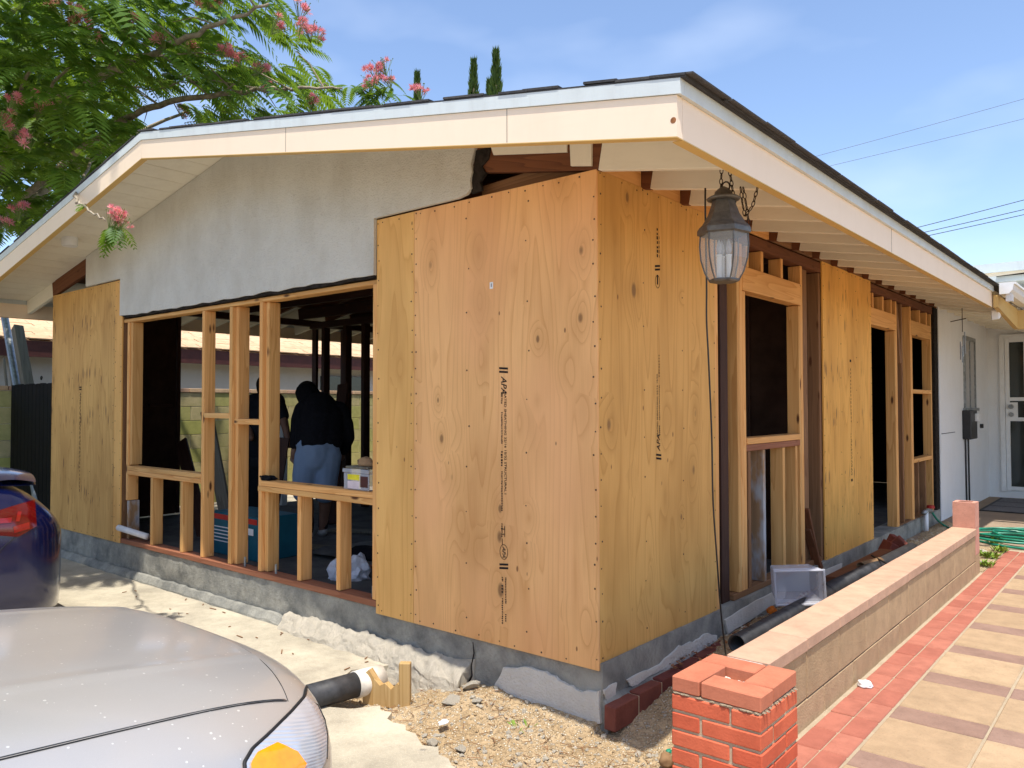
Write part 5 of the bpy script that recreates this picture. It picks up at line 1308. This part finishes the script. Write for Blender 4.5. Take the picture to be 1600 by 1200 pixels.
tag(MB().tube([a+(a-b)*.15, b+(b-a)*2.6], .045, 12).build('steel_pole', 'steel'), 'grey metal pole leaning behind the black gate', 'pole')
a = onY(27, 512, .62); b = onY(42, 597, .55)
tag(lumber(None, 'leaning_post', b+(b-a)*2.4, a, .11, .11, 'weathered'), 'grey weathered post leaning behind the black gate', 'post')
for k, (x0, y0, x1, y1) in enumerate(((6, 560, 10, 598), (14, 555, 19, 598))):
    a = onY(x0, y0, .6); b = onY(x1, y1, .55)
    tag(lumber(None, 'timber_offcut', b+(b-a)*5, a, .04, .02, 'weathered'), ('thin grey slat leaning against the metal pole', 'narrow grey slat beside the weathered post')[k], 'slat')
for k, ((x0, y0), (x1, y1)) in enumerate((((1200, 258), (1600, 145)), ((1220, 271), (1600, 176)), ((1380, 362), (1600, 303)), ((1390, 368), (1600, 318)), ((1395, 373), (1600, 326)))):
    a = at(x0-300, y0+(y0-y1)/(x1-x0)*300, 34); b = at(x1+700, y1-(y0-y1)/(x1-x0)*700, 30)
    pts = [a.lerp(b, t/24)-Vector((0, 0, .25*math.sin(math.pi*t/24))) for t in range(25)]
    lab = ('highest thin overhead wire crossing the sky', 'second thin overhead wire, below the highest one', 'upper wire of the lower trio over the eave', 'middle wire of the lower trio over the eave', 'lowest overhead wire, just above the eave')[k]
    tag(MB().tube(pts, .008 if k < 2 else .015, 5).build('overhead_wire', 'pipe_grey' if k < 2 else 'rubber'), lab, 'wire', 'overhead wires')

# ------------------------------------------------------------------ small things on the ground and inside
rz = random.Random(99)
rocks = [rock_mesh('rubble_piece', 'chunk', 100+k, 2, .62) for k in range(6)]
big = [(705, 1100, .050, 'pale broken block against the footing'), (660, 1172, .04, 'grey rubble lump near the driveway edge'), (675, 1150, .03, 'small angular rubble by the pale slab edge'), (745, 1105, .028, 'flat rubble chip under the foundation crack'),
       (605, 1060, .06, 'leaning broken slab fragment beside the white pipe'), (570, 1058, .05, 'broken driveway corner fragment by the grey pipe'), (720, 1160, .026, 'tan rubble lump in the dirt'), (735, 1078, .05, 'rough concrete lump beside the cracked footing')]
for k, (px, py, r, lab) in enumerate(big):
    p = onZ(px, py, -.235); o = link(bpy.data.objects.new('concrete_chunk', rocks[k % 6])); o.location = (p.x, p.y, max(dirt_h(p.x, p.y), -.27)+r*.35); o.scale = (r*1.2, r, r*rz.uniform(.8, 1.1)); o.rotation_euler = (rz.uniform(-.4, .4), rz.uniform(-.4, .4), rz.uniform(0, 6))
    tag(o, lab, 'rubble', 'chunks of broken concrete at the corner')
def scatter(n, fn, rmin, rmax, name, mat, label, flat=.6):
    mb = MB(); src = []
    for k in range(5):
        me = rock_mesh('t', mat, 500+k, 1, flat); src.append(([v.co.copy() for v in me.vertices], [tuple(p.vertices) for p in me.polygons])); bpy.data.meshes.remove(me)
    verts, faces = [], []
    for i in range(n):
        x, y, z = fn(); r = rmin+(rmax-rmin)*rz.random()**4.5; V, F = rz.choice(src); m = Euler((rz.uniform(-.6, .6), rz.uniform(-.6, .6), rz.uniform(0, 6))).to_matrix(); b = len(verts)
        verts += [m @ (v*r)+Vector((x, y, z+r*.25)) for v in V]; faces += [tuple(b+q for q in f) for f in F]
    me = bpy.data.meshes.new(name); me.from_pydata(verts, [], faces); me.materials.append(M[mat]); mb.bm.free()
    return tag(link(bpy.data.objects.new(name, me)), label, 'rubble', kind='stuff')
def f_d():
    while True:
        x = rz.uniform(-1.28, .72); y = rz.uniform(-.82, -.02)
        if y > -.62-.18*rz.random()+(.12 if x < -.6 else 0)-.10*x: return x, y, dirt_h(x, y)
scatter(1500, f_d, .002, .020, 'rubble', 'chunk', 'fine rubble and gravel strewn over the dirt')
scatter(900, f_d, .003, .013, 'gravel', 'dirt', 'small tan clods in the dirt')
def f_s(): x = rz.uniform(.02, .68); y = rz.uniform(.1, 5.5); return x, y, strip_h(x, y)
scatter(1500, f_s, .004, .02, 'gravel', 'chunk', 'loose gravel in the soil bed along the wall')
mb = MB()
for i in range(1500):
    x = rz.uniform(.015, .62); y = rz.uniform(.5, 4.5); z = max(strip_h(x, y), -.118 if x < .09 else -9)+.006; a = rz.uniform(0, 6.28); L = rz.uniform(.015, .04); d = Vector((math.cos(a), math.sin(a), rz.uniform(-.3, .5))); s = d.cross(Vector((0, 0, 1))).normalized()*L*.3; c = Vector((x, y, z))
    mb.bm.faces.new([mb.bm.verts.new(q) for q in (c-d*L*.5, c+s, c+d*L*.5, c-s)])
lf = mb.build('leaf_litter', 'leaf_dry'); tag(lf, 'dry brown leaf litter along the foot of the side wall', 'leaves', kind='stuff')
mb = MB()
for i in range(260):
    x, y, z = f_d(); a = rz.uniform(0, 6.28); L = rz.uniform(.02, .07); d = Vector((math.cos(a), math.sin(a), rz.uniform(-.05, .2))); c = Vector((x, y, z+.008)); mb.tube([c-d*L/2, c+d*L/2], .0016, 3, False)
for i in range(22):
    x = rz.uniform(-4.2, -1.4); y = -.09-.3*rz.random()**2; a = rz.uniform(0, 6.28); L = .015+.07*rz.random()**2; d = Vector((math.cos(a), math.sin(a), .02)); c = Vector((x, y, -.218)); mb.obox(c, d, d.cross(Vector((0, 0, 1))), (0, 0, 1), L/2, .003, .002)
tag(mb.build('wood_splinters', 'stud_old'), 'wood splinters and straw strewn before the foundation', 'splinters', kind='stuff')
# cut drain pipe
pz = -.185
e = empty('drain_pipe', (-1.12, -.45, -.25), 'cut off white and dark grey drain pipe sticking out by the broken slab', 'pipe')
def ptube(y0, y1, r, ri, nm, m, x=-1.12, z=pz):
    mb = MB(); n = 22
    R_ = [[mb.bm.verts.new((x+rr*math.cos(k*6.2832/n), yy, z+rr*math.sin(k*6.2832/n))) for k in range(n)] for rr, yy in ((r, y0), (r, y1), (ri, y1), (ri, y0))]
    for a, b in zip(R_, R_[1:]+R_[:1]):
        for k in range(n): mb.bm.faces.new((a[k], a[(k+1) % n], b[(k+1) % n], b[k]))
    return mb.build(nm, m, e, True)
ptube(-.48, -.33, .066, .058, 'collar', 'white_pvc'); ptube(-.74, -.475, .060, .05, 'pipe', 'pipe_grey')
e.rotation_euler = (0, 0, R(-8))
# stake with splintered form board
sx = onZ(633, 1098, -.25)
stk = empty('form_stake', (sx.x, sx.y, -.26), 'short yellow pine stake with a splintered form board in the rubble', 'stake')
lumber(stk, 'post', (sx.x, sx.y, -.27), (sx.x, sx.y, -.055), .055, .04, 'pine_sun', (.8, .6, 0))
a = onZ(592, 1100, -.22); a = Vector((sx.x-.22, sx.y-.07, 0))
mb = MB(); d = Vector((sx.x, sx.y, 0))-a; n_ = Vector((-d.y, d.x, 0)).normalized()*.018; prof = [(0, .10), (.15, .13), (.3, .085), (.42, .06), (.55, .075), (.7, .05), (.85, .085), (1, .06)]
top = [a+d*t+Vector((0, 0, -.27+h+.03)) for t, h in prof]; bot = [a+d*t+Vector((0, 0, -.28)) for t, h in prof]
for i in range(len(prof)-1):
    for off, fl in ((-n_, 0), (n_, 1)): mb.bm.faces.new([mb.bm.verts.new(q+off) for q in ((top[i], top[i+1], bot[i+1], bot[i]))])
    mb.bm.faces.new([mb.bm.verts.new(q) for q in (top[i]-n_, top[i+1]-n_, top[i+1]+n_, top[i]+n_)])
mb.build('form_board', 'pine_sun', stk)
# little litter
def crumple(name, p, r, mat, label, cat, seed, sc=(1, 1, 1)):
    bm = bmesh.new(); bmesh.ops.create_icosphere(bm, subdivisions=3, radius=1)
    for v in bm.verts: v.co *= 1+.35*mnoise.noise(v.co*1.6+Vector((seed, 0, 0)))+.22*mnoise.noise(v.co*4+Vector((0, seed, 0)))+(.5*abs(mnoise.noise(v.co*3+Vector((seed, seed, 0)))) if mat == 'bag' else 0)
    for v in bm.verts: v.co = Vector((v.co.x*sc[0]*r, v.co.y*sc[1]*r, max(v.co.z, -.55)*sc[2]*r))
    me = bpy.data.meshes.new(name); bm.to_mesh(me); bm.free(); me.materials.append(M[mat])
    for q in me.polygons: q.use_smooth = mat != 'bag'
    o = link(bpy.data.objects.new(name, me)); o.location = Vector(p)+Vector((0, 0, r*sc[2]*.55)); return tag(o, label, cat)
g = onZ(1351, 1072, -.10); crumple('rag', g, .030, 'white_cloth', 'crumpled white rag lying on the red border pavers', 'rag', 3, (1.2, 1.0, .55))
g = onZ(693, 1130, -.23); crumple('plastic_scrap', g, .018, 'white', 'small white plastic scrap in the dirt', 'scrap', 5, (1, 1.6, .5))
g = onZ(1045, 1176, -.22); crumple('green_scrap', g, .013, 'hose', 'bright green plastic scrap beside the brick pier', 'scrap', 8, (1, 1, .7))
g = onZ(1042, 1195, -.22); crumple('paper_wad', g, .03, 'cardboard', 'tan paper wad at the foot of the brick pier', 'paper', 9)
g = onZ(1206, 953, -.05); crumple('orange_cap', (g.x, g.y, g.z-.02), .028, 'orange', 'bright orange scrap in the soil bed near the clear bin', 'scrap', 11)
# pipes, boards and bin in the soil bed
zb = .0
a = onZ(1151, 1006, .015); b = onZ(1330, 905, .015); c_ = onZ(1430, 858, .03)
def opipe(p0, p1, r, nm, m, lab, hollow=True):
    mb = MB(); p0 = Vector(p0); p1 = Vector(p1); d = (p1-p0).normalized(); o = d.orthogonal().normalized(); q = d.cross(o); n = 20
    R_ = [[mb.bm.verts.new(pp+(o*math.cos(k*6.2832/n)+q*math.sin(k*6.2832/n))*rr) for k in range(n)] for rr, pp in ((r, p0), (r, p1), (r*.86, p1), (r*.86, p0))]
    for u, w in zip(R_, R_[1:]+R_[:1]):
        for k in range(n): mb.bm.faces.new((u[k], u[(k+1) % n], w[(k+1) % n], w[k]))
    return tag(mb.build(nm, m, None, True, origin=(p0+p1)/2), lab, 'pipe')
opipe(a, b, .046, 'drain_pipe', 'pipe_grey', 'dark grey pipe with an open end pointing at the brick pier')
a2 = onZ(1170, 1012, -.03); b2 = onZ(1300, 932, -.03); opipe(a2, b2, .040, 'drain_pipe', 'black', 'black pipe tucked against the block wall')
a3 = onZ(1290, 925, .02); b3 = onZ(1425, 858, .05); opipe(a3, b3, .050, 'drain_pipe', 'pipe_grey', 'fat dark grey pipe lying past the clear bin')
a4 = onZ(1300, 906, .03); b4 = onZ(1385, 862, .05); tag(lumber(None, 'scrap_board', a4, b4, .09, .04, 'brown_rafter', (1, 0, 0)), 'reddish scrap board lying beside the pipes', 'board')
a5 = onZ(1345, 886, .06); b5 = onZ(1375, 878, .06); opipe(a5, b5, .035, 'pipe_stub', 'cardboard', 'short yellowish pipe stub across the scrap board')
for k, (px, py) in enumerate(((1388, 856), (1403, 852), (1412, 858))):
    p = onZ(px, py, .04); o = MB().box(-.03, .03, -.1, .1, -.05, .05, .006).build('clay_tile', 'brick_dark', None); o.location = p; o.rotation_euler = (.4*k, .5-.3*k, .6+.5*k); tag(o, ('broken red clay tile on top of the pipes', 'second red clay shard leaning on the first', 'outermost red clay shard by the pink cap blocks')[k], 'clay tile')
a = onZ(1362, 868, .09); b = onZ(1392, 884, .09); tag(MB().tube([a, b], .007, 6).build('iron_rod', 'rubber'), 'thin dark iron rod lying across the fat pipe', 'rod')
bc = onZ(1252, 944, .05)
bin_ = empty('clear_bin', bc, 'clear plastic storage bin lying on its side on the pipes', 'bin')
ux = Vector((.80, .52, .05)).normalized(); uz = Vector((-.04, -.03, 1)).normalized(); uy = uz.cross(ux).normalized(); uz = ux.cross(uy)
def bl(x, y, z): return bc+ux*x+uy*y+uz*z
w, h, dp = .135, .095, .25
mb = MB()
def quad(*p): mb.bm.faces.new([mb.bm.verts.new(bl(*q)) for q in p])
m0, m1 = 1.0, .84
def cx(x, z, y): f = m0+(m1-m0)*(y/dp); return (x*f, y, h+(z-h)*f)
cs = [(-w, 0), (w, 0), (w, 2*h), (-w, 2*h)]
for i in range(4):
    (xa, za), (xb, zb_) = cs[i], cs[(i+1) % 4]; quad(cx(xa, za, 0), cx(xb, zb_, 0), cx(xb, zb_, dp), cx(xa, za, dp))
quad(*[cx(x, z, dp) for x, z in cs]); sh_ = mb.build('shell', 'clear_bin', bin_); sm = sh_.modifiers.new('s', 'SOLIDIFY'); sm.thickness = .003
mb = MB(); ring = [bl(x*1.03, -.002, h+(z-h)*1.03) for x, z in cs]; mb.tube(ring+[ring[0]], .007, 6, False); mb.build('rim', 'clear_bin', bin_)
for k in range(3): mb = MB(); ring = [bl(*cx(x*1.01, h+(z-h)*1.01, .05+.02*k)) for x, z in cs]; mb.tube(ring+[ring[0]], .0025, 5, False); mb.build('rib', 'clear_bin', bin_)
mb = MB(); quad2 = [cx(w*1.012, h*.5, .10), cx(w*1.012, h*.5, .13), cx(w*1.012, h*1.5, .13), cx(w*1.012, h*1.5, .10)]; mb.bm.faces.new([mb.bm.verts.new(bl(*q)) for q in quad2]); mb.build('label', 'white', bin_)
# hose, weeds, bib, mat, wind chime
hp = []; rr = random.Random(8); cxh, cyh = .93, 5.75
for k in range(240):
    t = k/240; a = t*6.283*6.5; r = .26+.09*math.sin(a*.37)+.04*math.sin(a*1.7); hp.append(Vector((cxh+r*1.5*math.cos(a)+.06*math.sin(a*.21), cyh+r*1.15*math.sin(a), -.085+.012*k/24*.6+.01*math.sin(a*2.3))))
hp += [Vector((.35+.3*t, 5.75-.1*t, -.06)) for t in (0,)]
hose = MB().tube(hp[:-1], .011, 8).build('garden_hose', 'hose', None, True); tag(hose, 'green garden hose coiled on the porch edge beyond the block wall', 'hose')
mb = MB(); pl = [(.50, 4.45), (.86, 4.45), (.86, 5.3), (.50, 5.3)]
tag(MB().box(.30, .858, 4.05, 5.298, -.2, -.10).build('planting_soil', 'dirt'), 'bare planting soil beyond the end of the block wall', 'soil', kind='structure')
def weed(x, y, h, n, lab):
    e = empty('weed', (x, y, -.1), lab, 'weed', 'weeds at the wall end'); mb = MB()
    for i in range(n):
        a = rr.uniform(0, 6.28); d = Vector((math.cos(a)*.6, math.sin(a)*.6, rr.uniform(.4, 1.2))).normalized(); L = h*rr.uniform(.5, 1.2); b = Vector((x+rr.uniform(-.05, .05), y+rr.uniform(-.05, .05), -.1)); s = d.cross(Vector((0, 0, 1))).normalized()*L*.13
        mb.bm.faces.new([mb.bm.verts.new(q) for q in (b, b+d*L*.5+s, b+d*L+Vector((0, 0, -.2*L)), b+d*L*.5-s)])
    mb.build('leaves', 'weed', e)
for k, (px, py, hh, lab) in enumerate(((1548, 872, .09, 'leafy bright green weed at the end of the block wall'), (1555, 850, .10, 'weed tuft under the green hose'), (1540, 885, .08, 'low weed beside the red border pavers'), (1563, 862, .08, 'weed between hose and patio edge'), (1530, 868, .08, 'weed close against the pink end block'))):
    p = onZ(px, py, -.1); weed(p.x, p.y, hh, 46, lab)
p = onZ(816, 1192, -.24); weed(p.x, p.y, .04, 14, 'tiny weed sprouting in the dirt before the corner')
for k, (px, py) in enumerate(((1533, 862), (1532, 880))):
    p = onZ(px, py, -.09); o = link(bpy.data.objects.new('stone', rocks[k+1])); o.location = p; o.scale = (.07, .06, .05); tag(o, ('pale flat stone at the wall end nearer the hose', 'pale flat stone at the wall end nearer the pavers')[k], 'stone')
hb = onX(1447, 800, .06)
bib = empty('hose_tap', (hb.x, hb.y, -.1), 'white tap riser with red handle against the bare foundation', 'tap')
MB().tube([(hb.x, hb.y, -.15), (hb.x, hb.y, hb.z)], .022, 10).build('riser', 'white', bib, True)
MB().tube([(hb.x, hb.y-.10, hb.z), (hb.x, hb.y+.05, hb.z+.01), (hb.x, hb.y+.22, hb.z-.01)], .022, 8).build('valve', 'steel', bib, True)
MB().tube([(hb.x, hb.y+.2, hb.z+.02), (hb.x, hb.y+.2, hb.z+.05)], [.04, .035], 10).build('handle', 'red_label', bib)
MB().tube(smooth_path([(hb.x, hb.y+.24, hb.z-.02), (hb.x+.05, hb.y+.3, hb.z-.12), (hb.x+.12, hb.y+.4, -.1), (.5, 5.6, -.08)]), .011, 8).build('supply_hose', 'hose', bib, True)
dm = empty('doormat', (.6, 8.8, -.112), 'grey doormat with dark border and bands in front of the security door', 'doormat')
MB().box(.17, 1.15, 8.1, 9.75, -.1115, -.102).build('mat', 'rubber', dm)
for k in range(3): MB().box(.21, 1.11, 8.15+.54*k, 8.62+.54*k, -.1018, -.098).build('mat_panel', 'sofa', dm)
wc0 = onX(1503, 470, .35); wch = empty('wind_chime', (wc0.x, wc0.y, 1.6), 'small wind chime hanging on a string from the porch eave', 'wind chime')
zt_ = 2.2; MB().tube([(wc0.x, wc0.y, zt_), (wc0.x, wc0.y, 1.95)], .004, 4).build('string', 'chain', wch)
MB().tube([(wc0.x-.1, wc0.y-.05, 2.06), (wc0.x+.03, wc0.y+.02, 2.09)], .005, 5).build('cross_bar', 'chain', wch)
for k in range(4): MB().tube([(wc0.x+.02*math.cos(k*1.57), wc0.y+.02*math.sin(k*1.57), 1.95-.05*k), (wc0.x+.02*math.cos(k*1.57), wc0.y+.02*math.sin(k*1.57), 1.72-.03*k)], .006, 6).build('chime_tube', 'steel', wch)
# things on the sills and on the floor inside
zs = .692
o0 = onY(543, 752, .05); o1 = onY(583, 758, .05)
org = empty('parts_organizer', (o0.x, .06, zs), 'clear parts box with yellow and pink labels on the window sill', 'box')
MB().box(o0.x, o1.x-.005, .02, .12, zs, zs+.10, .004).build('case', 'clear_bin', org); MB().box(o0.x-.006, o1.x-.001, .015, .125, zs+.102, zs+.125, .003).build('lid', 'clear_bin', org)
MB().box(o0.x+.04, o1.x-.09, .0185, .0198, zs+.06, zs+.092).build('label', 'yellow', org); MB().box(o0.x+.04, o1.x-.09, .0185, .0198, zs+.008, zs+.052).build('label', 'pinklabel', org); MB().box(o1.x-.08, o1.x-.012, .0185, .0198, zs+.02, zs+.085).build('label', 'nb_fascia', org)
MB().box(o0.x+.01, o1.x-.02, .025, .115, zs+.126, zs+.14, .004).build('tray', 'weathered', org)
g = onY(570, 712, .07); crumple('paper_bag', (g.x, .075, zs+.14), .045, 'cardboard', 'crumpled paper on top of the parts box', 'paper', 13, (1.4, .8, .8))
g = onY(418, 741, .05); crumple('work_glove', (g.x, .05, zs), .055, 'hoodie', 'black work glove lying on the window sill', 'glove', 17, (1.5, .8, .42))
tcb = empty('tool_case', (-3.05, .42, .006), 'teal power tool box with red label standing behind the studs', 'tool box')
t0 = onY(330, 815, .36); t1 = onY(398, 880, .36)
MB().box(t0.x, t1.x+.05, .36, .72, .006, .34, .006).build('case', 'teal', tcb); MB().box(t0.x+.02, t1.x+.03, .357, .3595, .285, .325).build('label', 'red_label', tcb)
for k in range(5): MB().box(t0.x+.03, t0.x+.27, .3572, .3595, .22-.028*k, .228-.028*k).build('printed_line', 'white', tcb)
MB().box(t1.x-.16, t1.x-.02, .3572, .3595, .2, .25).build('printed_panel', 'white', tcb)
for k, (px, py, lab) in enumerate(((520, 905, 'white plastic bag slumped against the bottom plate'), (548, 905, 'second white plastic bag beside the short stud'))):
    g = onZ(px, py, .01); crumple('plastic_bag', (g.x, g.y+.05, .0), .085 if k else .075, 'bag', lab, 'bag', 21+k, (1, .9, 1.1))
g0 = onY(188, 824, -.015); g1 = onY(221, 840, -.0)
tag(MB().tube([Vector((g0.x, -.03, g0.z)), Vector((g1.x, .05, g1.z))], .025, 14).build('paper_roll', 'white_cloth', None, True), 'white paper roll lying on the bottom plate at the left', 'paper roll')
fl = MB(); rf = random.Random(41)
for k in range(16):
    c = Vector((rf.uniform(-4.8, -1.2), rf.uniform(.5, 2.6), .02+.02*rf.random())); a = rf.uniform(-.6, .6)+(1.57 if rf.random() < .3 else 0)
    o = MB().obox((0, 0, 0), (1, 0, 0), (0, 1, 0), (0, 0, 1), rf.uniform(.25, .6), rf.uniform(.03, .07), .012).build('floor_board', ('weathered', 'cardboard', 'redwood')[k % 3]); o.location = c; o.rotation_euler = (rf.uniform(-.04, .04), rf.uniform(-.04, .04), a)
    tag(o, 'loose scrap board on the dark floor inside the house', 'board', 'scrap boards on the floor inside')
g = MB(); g.grid(lambda u, v: Vector((-3.3+2.0*u, .75+1.2*v, .03+.045*max(0, fbm(u*3, v*3, 3))+.04*math.sin(u*7+v*3)*math.sin(3.14*v)*math.sin(3.14*u))), 40, 30)
tag(g.build('tarp', 'tarp', None, True), 'crumpled grey tarp spread on the floor inside', 'tarp')
g = at(470, 800, 6.2); crumple('cable_heap', (g.x-.7, g.y+.1, .0), .14, 'black', 'heap of black cable on the floor behind the studs', 'cable', 31, (1.3, 1, .6))
g = onZ(575, 880, .01); crumple('black_jacket', (g.x, g.y+.1, .0), .16, 'hoodie', 'black jacket dropped on the floor near the plywood', 'jacket', 33, (1.6, 1, .5))
for k, (x0, y0, x1, y1, dd, m, lab) in enumerate(((322, 640, 352, 800, 6.9, 'weathered', 'grey green plank leaning behind the double stud'), (283, 690, 300, 760, 7.6, 'dark_beam', 'dark stick leaning by the yard opening'), (536, 600, 520, 790, 7.9, 'dark_beam', 'long dark plank leaning beside the person in the sweatshirt'))):
    a = at(x0, y0, dd+.5); b = at(x1, y1, dd); d = (b-a).normalized(); b = a+d*((a.z-.01)/-d.z); tag(lumber(None, 'leaning_plank', b, a, .13, .03, m, (1, .2, 0)), lab, 'plank')
wl = at(443, 690, 9.4)
tag(lumber(None, 'white_post', (wl.x, wl.y, -.3), (wl.x, wl.y, 1.15), .07, .07, 'white'), 'slim white post in the yard beyond the open side wall', 'post')
